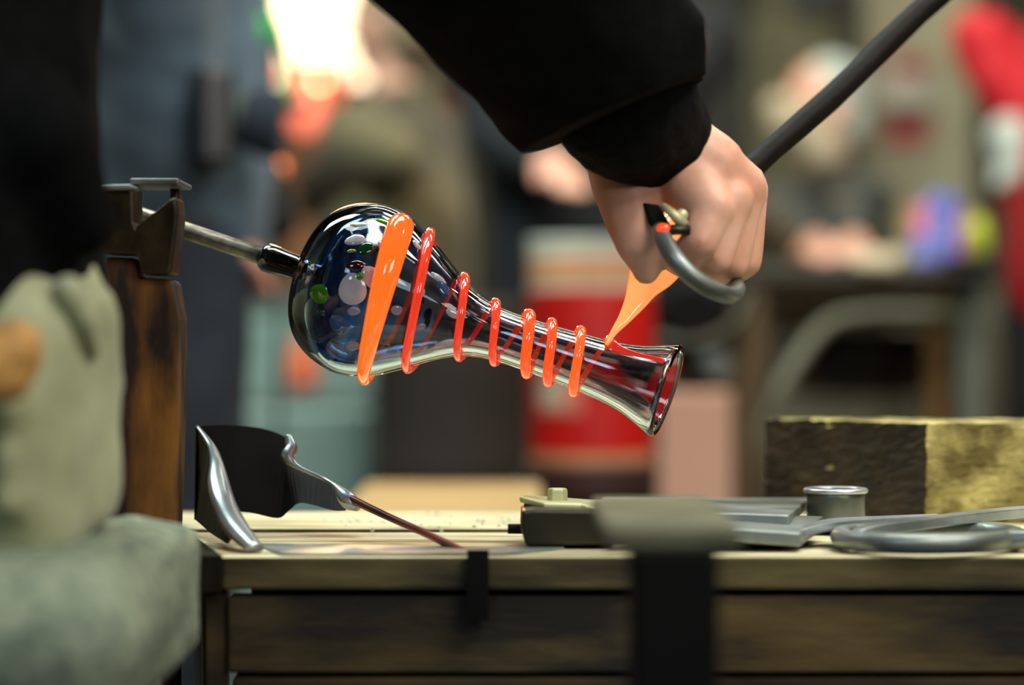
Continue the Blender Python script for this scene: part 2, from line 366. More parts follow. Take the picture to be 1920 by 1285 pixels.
for i in range(16):     # the far side
    s = random.uniform(40, 300); a = random.uniform(0.15, math.pi - 0.15)
    back = Vector((0, 1, 0)); back = (back - AX * back.dot(AX)).normalized(); up = AX.cross(back)
    q = A0 + AX * s * k_s + (back * math.sin(a) + up * math.cos(a)) * R_out(s)
    spot(q, (back * math.sin(a) + up * math.cos(a)), mm(random.uniform(8, 20)), mm(random.uniform(7, 15)), random.random() * 3, random.choice(['white', 'lilac', 'blue', 'dkgreen', 'maroon', 'green', 'lilac']))
# the spiral thread: top and bottom crossings of each turn, radius and heat
front = Vector((0, -1, 0)); front = (front - AX * front.dot(AX)).normalized()
upv = Vector((0, 0, 1)); upv = (upv - AX * upv.dot(AX)); upv = (upv - front * upv.dot(front)).normalized()
turns = [(152, 176, 27, 11, 1.0), (207, 247, 9, 8, .12), (296, 333, 8, 7, .10), (365, 399, 8, 7, .22), (431, 463, 11, 9, .62), (476, 506, 9, 9, .55), (531, 556, 9, 9, .75)]
TILT = math.tan(math.asin(-AX.y))
cps = []       # (turn angle, s, radius, heat): angle 0 top, 0.25 front, 0.5 bottom, 0.75 back
for i, (st, sb, rt, rb, h) in enumerate(turns):
    if i == 0: cps += [(.085, 155, 24, 1.0), (.13, 157, 26, 1.0), (.22, 162, 23, 1.0), (.36, 170, 16, 1.0)]
    else: cps += [(i, st, rt, h), (i + 0.12, st + (sb - st) * .22, rt, h), (i + 0.30, st + (sb - st) * .6, (rt + rb) / 2, h)]
    cps.append((i + 0.5, sb, rb, h))
    nxt = turns[i + 1][0] if i + 1 < len(turns) else 590
    hn = turns[i + 1][4] if i + 1 < len(turns) else .7
    if i + 1 < len(turns): cps.append((i + 0.75, (sb + nxt) / 2, 4.5, (h + hn) / 2 * .6))
cps.append((len(turns) - 1 + 0.75, 572, 5, .5)); cps.append((len(turns) - 0.06, 584, 6, .7)); cps.append((len(turns) + 0.10, 588, 8, .75))
path = smoothpath(cps, 10)
pts = []; rads = []; heats = []
for a, s, r, h in path:
    th = 2 * math.pi * a; s = s + TILT * R_out(s) / k_s * math.sin(th); rr = mm(max(r, 3)); pts.append(A0 + AX * s * k_s + (upv * math.cos(th) + front * math.sin(th)) * (R_out(s) + rr * 0.55)); rads.append(rr); heats.append(h)
for k in range(6): rads[k] *= (0.30, .55, .74, .87, .95, .99)[k]
bm = bmesh.new(); lay = bm.loops.layers.float_color.new('glow')
rg = tube(bm, pts, rads, 14)
hv = {}
for ringv, h in zip(rg, heats):
    for v in ringv: hv[v] = h
for f in bm.faces:
    for l in f.loops: h = hv[l.vert]; l[lay] = (h, h, h, 1)
m, nt, b = _mat('glowing glass thread')
at = nt.nodes.new('ShaderNodeAttribute'); at.attribute_name = 'glow'
rp = nt.nodes.new('ShaderNodeValToRGB'); rp.color_ramp.elements[0].color = (*lin((214, 40, 30)), 1); rp.color_ramp.elements[1].color = (*lin((255, 118, 28)), 1)
e = rp.color_ramp.elements.new(0.5); e.color = (*lin((250, 74, 26)), 1)
nt.links.new(at.outputs['Color'], rp.inputs['Fac']); nt.links.new(rp.outputs['Color'], b.inputs['Emission Color'])
b.inputs['Emission Strength'].default_value = 0.92; b.inputs['Base Color'].default_value = (*lin((170, 60, 40)), 1)
b.inputs['Roughness'].default_value = 0.08; b.inputs['Coat Weight'].default_value = 0.8
M['thread'] = m
tag(fin('glass_thread', bm, M['thread'], vase, smooth=True), 'glowing orange and red glass thread wound in a spiral around the vase')
# red reflection of the hot glass, built as a glowing strip to the lip
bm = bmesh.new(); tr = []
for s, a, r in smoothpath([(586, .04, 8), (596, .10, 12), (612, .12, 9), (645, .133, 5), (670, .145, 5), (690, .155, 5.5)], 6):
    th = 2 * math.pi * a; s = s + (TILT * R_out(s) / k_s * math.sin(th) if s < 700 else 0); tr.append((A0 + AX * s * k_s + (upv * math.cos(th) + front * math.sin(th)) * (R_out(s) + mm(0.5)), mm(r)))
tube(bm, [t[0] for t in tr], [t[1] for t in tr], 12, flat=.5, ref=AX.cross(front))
M['reflection'] = hot('cooling red glass smear', (150, 30, 20), (214, 44, 28), 0.8)
tag(fin('reflection_streak', bm, M['reflection'], vase, smooth=True), 'red reflection built as a glowing streak from the thread end to the lip')

bp = A0 + AX * (-80 * k_s)
bm = bmesh.new(); tube(bm, [bp, A0 + AX * (-430 * k_s), A0 + AX * (-446 * k_s)], [mm(16.5), mm(16.5), mm(14)], 32)
pipe = fin('blowpipe', bm, M['pipe'], smooth=False); tag(pipe, 'grey steel blowpipe holding the glass vase and resting in the rusty fork', 'blowpipe')
for p in pipe.data.polygons: p.use_smooth = len(p.vertices) == 4

# ------------------------------------------------------------------ molten glass and the second iron
gl = empty('molten_glass_gather', P(1225, 515, 1.49), 'stretched orange molten glass strand rising from the vase neck to the hand', 'molten glass')
bm = bmesh.new()
sp = smoothpath([(1137, 646, 1.464, 3.5), (1152, 622, 1.466, 7), (1172, 596, 1.47, 13), (1192, 565, 1.475, 22), (1205, 540, 1.48, 31), (1222, 512, 1.485, 45), (1245, 475, 1.49, 52), (1280, 425, 1.50, 48), (1320, 385, 1.51, 34), (1350, 356, 1.515, 26)], 6)
tube(bm, [P(a, b, d) for a, b, d, r in sp], [mm(r) for a, b, d, r in sp], 24, flat=0.6, ref=Vector((1, 0, 0.6)))
m, nt, b = _mat('molten orange glass')
b.inputs['Base Color'].default_value = (*lin((255, 160, 90)), 1); b.inputs['Roughness'].default_value = 0.1; b.inputs['Coat Weight'].default_value = 0.8
lw = nt.nodes.new('ShaderNodeLayerWeight'); lw.inputs['Blend'].default_value = 0.35
rp = nt.nodes.new('ShaderNodeValToRGB'); rp.color_ramp.elements[0].position = .05; rp.color_ramp.elements[0].color = (*lin((255, 160, 92)), 1); rp.color_ramp.elements[1].position = .8; rp.color_ramp.elements[1].color = (*lin((255, 98, 20)), 1)
nt.links.new(lw.outputs['Facing'], rp.inputs['Fac']); nt.links.new(rp.outputs['Color'], b.inputs['Emission Color']); b.inputs['Emission Strength'].default_value = 0.9
M['molten'] = m
fin('strand', bm, M['molten'], gl, smooth=True)
bm = bmesh.new(); ra, rb_ = P(1335, 388, 1.51), P(1760, -8, 1.62)
tube(bm, [ra + (rb_ - ra) * t + Vector((0, 0, .0012 * math.sin(9 * t))) for t in (0, .12, .25, .36, .5, .62, .75, .9, 1.0, 1.3, 1.9)], [mm(q) for q in (22, 24, 22.5, 24, 24.5, 23.5, 25, 24, 25, 25, 25)], 24)
M['iron_rod'] = mat('black iron rod', (22, 17, 12), 0.6, 0.0, c2=(10, 7, 5), scale=30, bump=0.4, spec=0.15)
o = fin('punty_rod', bm, M['iron_rod'], smooth=True); tag(o, 'thick black iron rod slanting up behind the fist', 'iron rod')

# ------------------------------------------------------------------ pipe rest post
post = empty('pipe_rest', P(250, 985, 1.43), 'rusty brown timber post with a worn iron fork, holding the blowpipe', 'pipe rest')
def outline(pts, d0, d1):
    """outline seen at depth d0, thickness towards d1"""
    bm = bmesh.new(); q = [P(x, y, d0) for x, y in pts]; prism(bm, q, (0, 0, 0), (0, d1 - d0, 0)); return bm
bm = outline([(196, 482), (255, 484), (258, 520), (322, 524), (336, 600), (334, 760), (326, 985), (322, 1600), (150, 1600), (158, 985), (190, 800), (222, 640), (205, 540)], 1.415, 1.455)
fin('post_shaft', bm, M['rust'], post, bevel=0.003)
# lower part down to the floor
z0 = P(0, 1590, 1.435).z
bm = bmesh.new(); box(bm, -0.256, -0.203, 1.412, 1.458, 0, z0); fin('post_foot', bm, M['rust'], post, bevel=0.003)
bm = outline([(172, 470), (198, 476), (258, 478), (264, 514), (320, 516), (330, 440), (334, 400), (330, 368), (318, 374), (256, 424), (252, 415), (250, 352), (238, 347), (162, 352), (148, 362), (160, 430)], 1.405, 1.44)
fin('iron_fork', bm, M['rust_cap'], post, bevel=0.003)
bm = outline([(244, 334), (335, 334), (335, 470), (318, 500), (318, 350), (256, 350), (256, 470), (244, 470)], 1.462, 1.478)
fin('fork_back_plate', bm, M['rust_cap'], post, bevel=0.002)
bm = outline([(242, 334), (336, 334), (336, 346), (242, 346)], 1.42, 1.478)
tag(fin('fork_top_plate', bm, M['steel_worn'], post, bevel=0.0015), 'shiny worn steel top edge')
bm = outline([(166, 347), (248, 345), (250, 356), (166, 358)], 1.400, 1.43)
fin('fork_jaw', bm, M['steel_worn'], post, bevel=0.002)

# ------------------------------------------------------------------ work bench
ZB = 0.78
bench = empty('work_bench', (0.35, 1.5, 0), 'worn pale-topped timber workbench carrying the tools under the vase', 'workbench')
def bx(d, py): return (d, py)
def yb(py): return 0.12 * F / (py - 642.5)   # depth at which the bench top is seen at row py
XL = lambda y: -0.1615 - (y - 1.35) * (0.225 - 0.1615) / 0.26 
rows = [1.352, 1.452, 1.545, 1.70]
for i in range(3):
    y0, y1 = rows[i] + .0015, rows[i + 1] - .0015
    dz = (0, -.0012, .001)[i]
    bm = bmesh.new(); prism(bm, [(XL(y0), y0, ZB - .0185 + dz), (1.05, y0, ZB - .0185 + dz), (1.05, y1, ZB - .0185 + dz), (XL(y1), y1, ZB - .0185 + dz)], (0, 0, 0), (0, 0, .0185))
    pk = fin('plank', bm, M['wood'], bench, bevel=0.002)
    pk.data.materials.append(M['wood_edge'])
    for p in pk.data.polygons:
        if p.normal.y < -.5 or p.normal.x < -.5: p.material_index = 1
bm = bmesh.new(); box(bm, -0.160, 1.05, 1.358, 1.378, ZB - .066, ZB - .0225); fin('edge_board', bm, M['wood_under'], bench, bevel=.002)
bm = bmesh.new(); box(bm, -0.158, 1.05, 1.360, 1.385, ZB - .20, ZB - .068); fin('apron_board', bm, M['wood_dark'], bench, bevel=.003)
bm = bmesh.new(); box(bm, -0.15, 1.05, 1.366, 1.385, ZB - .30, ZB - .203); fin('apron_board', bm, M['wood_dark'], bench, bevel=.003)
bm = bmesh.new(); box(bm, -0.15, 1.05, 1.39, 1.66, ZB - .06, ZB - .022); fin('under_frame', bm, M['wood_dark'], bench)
bm = bmesh.new(); prism(bm, [(-.172, 1.362, ZB - .30), (-.160, 1.362, ZB - .30), (-.205, 1.66, ZB - .30), (-.218, 1.66, ZB - .30)], (0, 0, 0), (0, 0, .2795)); fin('side_board', bm, M['wood_dark'], bench)
for x, y in ((-0.14, 1.39), (0.98, 1.39), (-0.14, 1.61), (0.98, 1.61)):
    bm = bmesh.new(); box(bm, x, x + .06, y, y + .06, 0, ZB - .06); fin('leg', bm, M['wood_dark'], bench, bevel=.004)
bm = bmesh.new()  # iron strip along the cut end
prism(bm, [(XL(1.352) - .012, 1.352, ZB - .02), (XL(1.352), 1.352, ZB - .02), (XL(1.70), 1.70, ZB - .02), (XL(1.70) - .012, 1.70, ZB - .02)], (0, 0, 0), (0, 0, .021))
tag(fin('end_strip', bm, M['steel_dark'], bench, bevel=.001), 'dark iron strip along the slanted bench end')
# narrow grey steel sheet lying on the top
bm = bmesh.new(); prism(bm, [(-0.13, 1.358, ZB + .0003), (-0.005, 1.358, ZB + .0003), (0.03, 1.40, ZB + .0003), (-0.15, 1.425, ZB + .0003)], (0, 0, 0), (0, 0, .0012))
tag(fin('steel_sheet', bm, M['steel_worn']), 'thin grey steel sheet lying on the bench beside the black scoop', 'steel sheet')
# metal screws along the seam
crumbs = bmesh.new()
for i in range(60):
    x = random.uniform(-.13, .03); y = random.gauss(1.60, .03)
    bmesh.ops.create_icosphere(crumbs, subdivisions=1, radius=random.uniform(.0006, .0018), matrix=Matrix.Translation((x, y, ZB + .0012)))
o = fin('glass_crumbs', crumbs, M['white_cloth']); tag(o, 'tiny pale glass crumbs scattered on the bench top behind the scoop', 'glass crumbs', kind='stuff')

# front rail post, nearest to the camera
fr = empty('front_rail', (0.07, 1.1, 0), 'dark blurred iron rail post with flat steel cap standing before the bench', 'rail post')
bm = bmesh.new(); box(bm, 0.051, 0.0885, 1.03, 1.07, 0, 0.812); fin('post', bm, M['steel_black'], fr, bevel=.003)
bm = bmesh.new(); box(bm, 0.040, 0.098, 1.03, 1.22, 0.812, 0.822); fin('cap', bm, M['rail_cap'], fr, bevel=.002)

# ------------------------------------------------------------------ tools on the bench
# black scoop with bright bent edges and a long handle
sc = empty('steel_scoop', P(460, 985, 1.47), 'black steel scoop with bright bent edges and long thin handle', 'scoop')
bm = bmesh.new()   # back sheet, curved
def sheet(path_a, path_b, th):
    a = [Vector(p) for p in path_a]; b = [Vector(p) for p in path_b]; bm = bmesh.new(); th = Vector(th)
    va = [bm.verts.new(p) for p in a]; vb_ = [bm.verts.new(p) for p in b]; wa = [bm.verts.new(p + th) for p in a]; wb = [bm.verts.new(p + th) for p in b]
    n = len(a)
    for i in range(n - 1):
        bm.faces.new((va[i], va[i + 1], vb_[i + 1], vb_[i])); bm.faces.new((wa[i], wb[i], wb[i + 1], wa[i + 1]))
        bm.faces.new((va[i], wa[i], wa[i + 1], va[i + 1])); bm.faces.new((vb_[i], vb_[i + 1], wb[i + 1], wb[i]))
    bm.faces.new((va[0], vb_[0], wb[0], wa[0])); bm.faces.new((va[-1], wa[-1], wb[-1], vb_[-1])); return bm
top = smoothpath([(368, 800), (410, 797), (455, 799), (500, 806), (538, 824), (533, 856), (556, 878), (600, 897), (632, 915), (650, 938)], 4)
bot = smoothpath([(366, 975), (400, 978), (440, 962), (470, 962), (520, 972), (540, 960), (560, 944), (590, 948), (625, 958), (648, 958)], 4)
n = len(top)
bmx = sheet([P(x, y, 1.52 + .03 * math.sin(math.pi * i / n)) for i, (x, y) in enumerate(top)], [P(x, y, 1.50 + .02 * math.sin(math.pi * i / n)) for i, (x, y) in enumerate(bot)], (0, .0022, 0))
fin('back_wall', bmx, M['steel_black'], sc)
e1 = smoothpath([(370, 800, 1.52, 3), (396, 836, 1.50, 7), (406, 868, 1.47, 11), (410, 905, 1.45, 17), (420, 945, 1.43, 19), (442, 990, 1.40, 20), (478, 1030, 1.375, 14)], 6)
bm = bmesh.new(); tube(bm, [P(x, y, d) for x, y, d, r in e1], [mm(r * 1.2) for x, y, d, r in e1], 14, flat=.6); fin('rolled_edge', bm, M['steel'], sc, smooth=True)
e2 = [(366, 800, 1.522), (396, 840, 1.50), (405, 880, 1.47), (412, 930, 1.45), (440, 1000, 1.41)]
e2 = smoothpath(e2, 5)
e3 = smoothpath([(364, 975, 1.51), (366, 975, 1.50), (378, 985, 1.48), (395, 1000, 1.45), (425, 1020, 1.41)], 5)
bmx = sheet([P(*p) for p in e2], [P(*p) for p in e3], (0.001, .002, 0)); fin('side_wall', bmx, M['steel_dark'], sc)
e4 = smoothpath([(540, 818, 1.52, 7), (546, 840, 1.515, 12), (540, 858, 1.51, 13), (558, 876, 1.505, 5), (606, 898, 1.50, 4), (628, 912, 1.49, 6), (652, 938, 1.48, 16), (672, 952, 1.475, 8)], 6)
bm = bmesh.new(); tube(bm, [P(x, y, d) for x, y, d, r in e4], [mm(r) for x, y, d, r in e4], 14); fin('rolled_edge', bm, M['steel'], sc, smooth=True)
h = smoothpath([(650, 938, 1.48, 8), (720, 972, 1.455, 7), (800, 1008, 1.42, 7), (860, 1038, 1.395, 8), (895, 1056, 1.375, 10)], 6)
bm = bmesh.new(); tube(bm, [P(x, y, d) + Vector((0, 0, .002)) for x, y, d, r in h], [mm(r) for x, y, d, r in h], 14)
M['handle_red'] = mat('heat-tinted steel', (150, 92, 84), 0.35, 0.7, c2=(60, 40, 36), scale=18)
tag(fin('handle', bm, M['handle_red'], sc, smooth=True), 'reddish steel handle pointing to the front edge')
bm = bmesh.new(); box(bm, -.025, -.013, 1.3475, 1.352, ZB - .035, ZB + .004)
tag(fin('bracket', bm, M['steel_black']), 'small dark iron bracket on the bench edge at the handle tip', 'bracket')

def rest_on(root, z=ZB + .0008):
    for ch in root.children:
        for v in ch.data.vertices:
            if v.co.z < z: v.co.z = z
rest_on(sc)
# clamp head with plate and bolt and two long blades
jk = empty('steel_jacks', P(1040, 1015, 1.45), 'dark steel jacks with a bolted clamp head and long flat blades', 'jacks')
bm = outline([(978, 958), (1000, 955), (1165, 958), (1165, 1012), (1150, 1022), (985, 1024), (976, 990)], 1.40, 1.46); fin('clamp_body', bm, M['steel_dark'], jk, bevel=.002)
bm = bmesh.new(); a = P(974, 930, 1.44); 
q = [P(974, 931, 1.44), P(1020, 944, 1.42), P(1090, 946, 1.42), P(1140, 962, 1.41), P(1150, 940, 1.50), P(1020, 932, 1.50), P(985, 928, 1.50)]
prism(bm, q, (0, 0, -.0035), (0, 0, 0)); fin('clamp_plate', bm, M['brass'], jk, bevel=.001)
bm = bmesh.new(); lathe(bm, [(0, -.001), (mm(19), -.001), (mm(19), .0075), (mm(16), .0085), (0, .0085)], 6, origin=P(1045, 942, 1.45)); fin('bolt', bm, M['brass'], jk, bevel=.0008)
bm = bmesh.new(); tube(bm, [P(952, 992, 1.43), P(990, 992, 1.43)], [mm(9), mm(9)], 12); fin('stud', bm, M['steel_black'], jk)
bm = bmesh.new(); prism(bm, [P(1110, 952, 1.42), P(1480, 966, 1.42), P(1520, 934, 1.60), P(1130, 934, 1.60)], (0, 0, -.006), (0, 0, 0)); fin('blade', bm, M['steel_worn'], jk, bevel=.001)
bm = bmesh.new(); prism(bm, [P(1160, 975, 1.38), P(1500, 1000, 1.38), P(1545, 968, 1.48), P(1300, 962, 1.48)], (0, 0, -.008), (0, 0, 0)); fin('blade', bm, M['steel_worn'], jk, bevel=.001)

rest_on(jk)
# block of firebrick
bk = bmesh.new(); q = [P(1735, 975, 1.60), P(2080, 975, 1.585), P(2120, 960, 1.69), P(1432, 945, 1.72)]
q = [Vector((p.x, p.y, ZB + .0015)) for p in q]; q[3] = Vector(((1435 - 960) / F * 1.72, 1.72, ZB + .0015))
zt = P(0, 795, 1.60).z
vb0 = [bk.verts.new(p) for p in q]; vb1 = [bk.verts.new(Vector((p.x + random.uniform(-.001, .001), p.y, zt))) for p in q]
bk.faces.new(vb0[::-1]); f = bk.faces.new(vb1)
for i in range(4): bk.faces.new((vb0[i], vb0[(i + 1) % 4], vb1[(i + 1) % 4], vb1[i]))
bmesh.ops.subdivide_edges(bk, edges=bk.edges[:], cuts=24, use_grid_fill=True)
bmesh.ops.recalc_face_normals(bk, faces=bk.faces[:])
for v in bk.verts:
    v.co += Vector((random.gauss(0, .0005), random.gauss(0, .0005), random.gauss(0, .0004)))
brick = fin('firebrick_block', bk, M['cork'], smooth=True, bevel=0); tag(brick, 'thick yellow-brown rough block at the back of the bench, one side dark', 'block')
brick.data.materials.append(M['cork_shaded'])
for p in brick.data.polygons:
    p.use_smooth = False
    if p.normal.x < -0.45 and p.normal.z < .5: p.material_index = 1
# backing shelf for the part of the brick that passes the planks
# steel cup
cup = empty('steel_cup', P(1565, 990, 1.53), 'small shiny steel cup standing before the dark side of the block', 'cup')
c0 = Vector(((1567 - 960) / F * 1.53, 1.53, ZB + .0015)); hh = P(0, 920, 1.53).z - c0.z
bm = bmesh.new(); rr = mm(57); lathe(bm, [(0, 0), (rr * .92, 0), (rr * .97, .002), (rr * .97, hh * .8), (rr * 1.02, hh), (rr * .98, hh), (rr * .93, hh * .8), (rr * .93, .003), (0, .003)], 40, origin=c0); fin('cup_wall', bm, M['steel_worn'], cup, smooth=True)
bm = bmesh.new(); tube(bm, [c0 + Vector((math.cos(t) * rr, math.sin(t) * rr, hh)) for t in [2 * math.pi * k / 40 for k in range(40)]], mm(5), 8, closed=True); fin('rim', bm, M['steel'], cup, smooth=True)

# tweezers, big flat blades and a ring handle at the right
tz = empty('large_tweezers', P(1620, 1010, 1.42), 'bright steel tongs with two flat arms before the block', 'tongs')
def flat_bar(pts, th, name, m, parent):
    bm = bmesh.new(); L = []; Rr = []
    for x, y, d, wd in pts:
        L.append(P(x, y, d)); Rr.append(wd)
    a = [p + Vector((0, -w_, 0)) for p, w_ in zip(L, Rr)]; b = [p + Vector((0, w_, 0)) for p, w_ in zip(L, Rr)]
    bmx = sheet(a, b, (0, 0, th)); return fin(name, bmx, m, parent, bevel=.0008)
flat_bar(smoothpath([(1468, 1016, 1.40, .004), (1500, 1006, 1.41, .012), (1560, 992, 1.43, .014), (1640, 986, 1.45, .010), (1760, 980, 1.49, .007)], 4), .005, 'arm', M['steel'], tz)
flat_bar(smoothpath([(1590, 1020, 1.38, .004), (1630, 1004, 1.39, .012), (1700, 994, 1.41, .012), (1800, 982, 1.44, .010), (1860, 975, 1.46, .010), (1960, 966, 1.49, .010), (2100, 958, 1.53, .010)], 4), .006, 'arm', M['steel'], tz)
rest_on(tz)
rg_ = empty('ring_handle_shears', P(1760, 1030, 1.39), 'grey steel shears lying flat with a large oval loop under the tongs', 'shears')
bm = bmesh.new(); pth = [P(1740 + 165 * math.cos(t), 1022 + 20 * math.sin(t), 1.40 - .05 * math.sin(t)) + Vector((0, 0, -.001)) for t in [2 * math.pi * k / 48 for k in range(48)]]
for p in pth: p.z = ZB + .0075
tube(bm, pth, .0058, 12, closed=True); fin('loop_handle', bm, M['steel_worn'], rg_, smooth=True)
bm = bmesh.new(); tube(bm, [Vector((pth[4].x, pth[4].y, ZB + .0075)), Vector((.37, 1.40, ZB + .0075)), Vector((.48, 1.40, ZB + .007))], [.0055, .005, .004], 12); fin('shank', bm, M['steel_worn'], rg_, smooth=True)
bm = bmesh.new(); tube(bm, [Vector((pth[25].x + .001, pth[25].y, ZB + .006)), Vector((pth[28].x, pth[28].y, ZB + .006))], .006, 12); fin('stop', bm, M['steel_black'], rg_, smooth=True)

# ------------------------------------------------------------------ the glassworker: seat, body, clothes
seat = empty('padded_stool', (-0.34, 1.12, 0), 'broad padded stool in speckled grey-green cloth under the glassworker', 'stool')
blob('cushion', [('b', -.62, -.165, .98, 1.30, .735, .805), ('c', (-.60, 1.0, .775), .035, (-.185, 1.0, .775), .035), ('c', (-.185, 1.0, .775), .034, (-.20, 1.28, .775), .034)], M['pad'], seat, .008, 8, .004, .05)
bm = bmesh.new(); box(bm, -.62, -.19, .98, 1.32, .66, .735); fin('seat_box', bm, M['pad'], seat, bevel=.01)
for x, y in ((-.61, .99), (-.24, .99), (-.61, 1.26), (-.24, 1.26)):
    bm = bmesh.new(); box(bm, x, x + .04, y, y + .04, 0, .66); fin('leg', bm, M['wood_dark'], seat, bevel=.003)
def H(px, py, dz=0.0): return P(px, py, 1.435 + dz)
W = empty('glassworker', (-0.33, 1.3, 0), 'seated person in black jumper and khaki trousers, arm reaching over the vase, gripping shears', 'person')
sh = Vector((-.12, 1.30, 1.33)); elb = P(905, -225, 1.29); wr = H(1235, 285, .005)
skin = []
pel = Vector((-.345, 1.22, .89)); chest = Vector((-.32, 1.22, 1.25)); nk = Vector((-.27, 1.25, 1.46)); hd = Vector((-.22, 1.30, 1.58))
lsh = Vector((-.48, 1.26, 1.36)); lel = Vector((-.55, 1.45, 1.15)); lwr = Vector((-.45, 1.62, 1.05))
skin += [('c', pel, .10, chest, .10), ('c', chest, .11, nk, .05), ('c', nk, .05, hd, .055), ('e', hd + Vector((.01, 0, .03)), (.075, .09, .11)), ('c', hd + Vector((.02, .08, 0)), .012, hd + Vector((.025, .095, -.012)), .012),
    ('c', sh, .05, elb, .042), ('c', chest, .09, sh, .06), ('c', chest, .09, lsh, .06), ('c', lsh, .05, lel, .042), ('c', lel, .04, lwr, .028), ('c', lwr, .028, lwr + Vector((.05, .05, -.02)), .025),
    ('c', elb, .042, P(1110, 110, 1.385), .032), ('c', P(1110, 110, 1.385), .031, P(1185, 215, 1.425), .023)]
for k in range(4): skin.append(('c', lwr + Vector((.05, .05, -.02)) + Vector((.004 * k, 0, .015 * (k - 1.5))), .01, lwr + Vector((.09, .09, -.04)) + Vector((.004 * k, 0, .014 * (k - 1.5))), .008))
skin.append(('c', lwr + Vector((.02, .01, 0)), .012, lwr + Vector((.06, .0, .03)), .009))
lk, rk = Vector((-.60, 1.66, .84)), Vector((-.455, 1.68, .84)); lf, rf = Vector((-.60, 1.68, .09)), Vector((-.455, 1.70, .09))
skin += [('c', pel + Vector((-.08, .02, -.02)), .085, lk, .06), ('c', pel + Vector((.04, .02, -.02)), .085, rk, .06), ('c', lk, .055, lf, .04), ('c', rk, .055, rf, .04), ('c', lf, .04, lf + Vector((0, .17, -.045)), .035), ('c', rf, .04, rf + Vector((0, .17, -.045)), .035)]
# right hand: wrist, palm, knuckles
r = .001
palm = [('c', H(1185, 262, 0), 21 * r, H(1262, 262, 0), 24 * r), ('c', H(1262, 280, .0), 25 * r, H(1325, 318, .0), 24 * r), ('c', H(1325, 318, .0), 22 * r, H(1386, 352, .006), 17 * r),
    ('c', H(1300, 345, -.01), 20 * r, H(1335, 392, -.024), 13.5 * r), ('c', H(1320, 330, 0), 19 * r, H(1370, 376, -.010), 14 * r), ('c', H(1330, 320, .006), 19 * r, H(1396, 360, .006), 13.5 * r), ('c', H(1320, 315, .016), 18 * r, H(1402, 350, .022), 12 * r),
    ('c', H(1215, 290, 0), 22 * r, H(1290, 345, 0), 20 * r),
    # thumb
    ('c', H(1152, 272, .0), 19 * r, H(1170, 345, -.004), 19.5 * r), ('c', H(1170, 345, -.004), 19.5 * r, H(1186, 404, -.008), 17.5 * r), ('c', H(1186, 404, -.008), 17.5 * r, H(1200, 455, -.008), 15 * r), ('c', H(1200, 455, -.008), 15 * r, H(1212, 508, -.004), 8.5 * r),
    ('c', H(1190, 330, .006), 18 * r, H(1260, 330, .006), 16 * r)]
fingers = [[(1335, 394, -.024, 12.5), (1312, 452, -.030, 11), (1280, 484, -.014, 10), (1256, 474, .010, 9)],
           [(1368, 378, -.010, 13), (1340, 484, -.014, 11.2), (1306, 500, .006, 10.5), (1268, 486, .022, 9.5)],
           [(1394, 362, .006, 13), (1372, 492, .004, 10.8), (1342, 508, .024, 10), (1305, 492, .034, 9)],
           [(1404, 352, .022, 12), (1399, 490, .020, 10), (1376, 508, .036, 9), (1345, 492, .044, 8)]]
for f_ in fingers:
    for a, b in zip(f_, f_[1:]): palm.append(('c', H(*a[:3]), a[3] * r, H(*b[:3]), b[3] * r))
palm.append(('c', H(1420, 368, .006), 6.5 * r, H(1416, 372, .006), 6.5 * r))
body = blob('body', skin + palm, M['skin'], W, .0028, 3)
# jumper
jl = [('c', pel + Vector((-.012, -.01, .02)), .152, Vector((-.355, 1.20, 1.10)), .150), ('c', Vector((-.355, 1.20, 1.10)), .150, chest + Vector((-.03, 0, 0)), .15), ('c', P(60, 250, 1.14), .03, P(150, 420, 1.16), .018), ('c', chest, .14, sh, .085), ('c', chest, .14, lsh, .085), ('c', chest + Vector((0, 0, .06)), .12, nk + Vector((0, 0, -.03)), .065),
      ('c', lsh, .075, lel, .065), ('c', lel, .062, lwr - Vector((.02, .03, 0)), .045),
      ('c', sh, .085, elb, .088), ('c', elb, .088, P(1040, 0, 1.35), .0735), ('c', P(1040, 0, 1.35), .0735, P(1100, 98, 1.37), .067), ('c', P(1100, 98, 1.37), .066, P(1150, 178, 1.395), .053), ('c', P(1150, 178, 1.395), .056, P(1200, 226, 1.405), .046)]
jl += [('c', P(1255, 60, 1.35), .024, P(1292, 130, 1.37), .014), ('c', P(900, 40, 1.36), .02, P(985, 150, 1.37), .014)]
jump = blob('jumper', jl, M['black_knit'], W, .006, 6, .010, .07)
bmj = bmesh.new(); bmj.from_mesh(jump.data); pa_, pb_ = P(0, 615, 1.1), P(165, 545, 1.1); nn_ = Vector((-(pb_ - pa_).z, 0, (pb_ - pa_).x)).normalized()
bmesh.ops.bisect_plane(bmj, geom=bmj.verts[:] + bmj.edges[:] + bmj.faces[:], plane_co=pa_, plane_no=nn_, clear_inner=True)
be = [e for e in bmj.edges if e.is_boundary]; bmesh.ops.triangle_fill(bmj, edges=be, use_beauty=False); bmj.to_mesh(jump.data); bmj.free()
cuff = blob('cuff', [('c', P(1172, 196, 1.40), .044, P(1212, 240, 1.425), .0385), ('c', P(1212, 240, 1.425), .0385, P(1222, 246, 1.428), .0365)], M['black_rib'], jump, .003, 3, .003, .02)
cuff.matrix_parent_inverse = Matrix.Identity(4); cuff.parent = jump
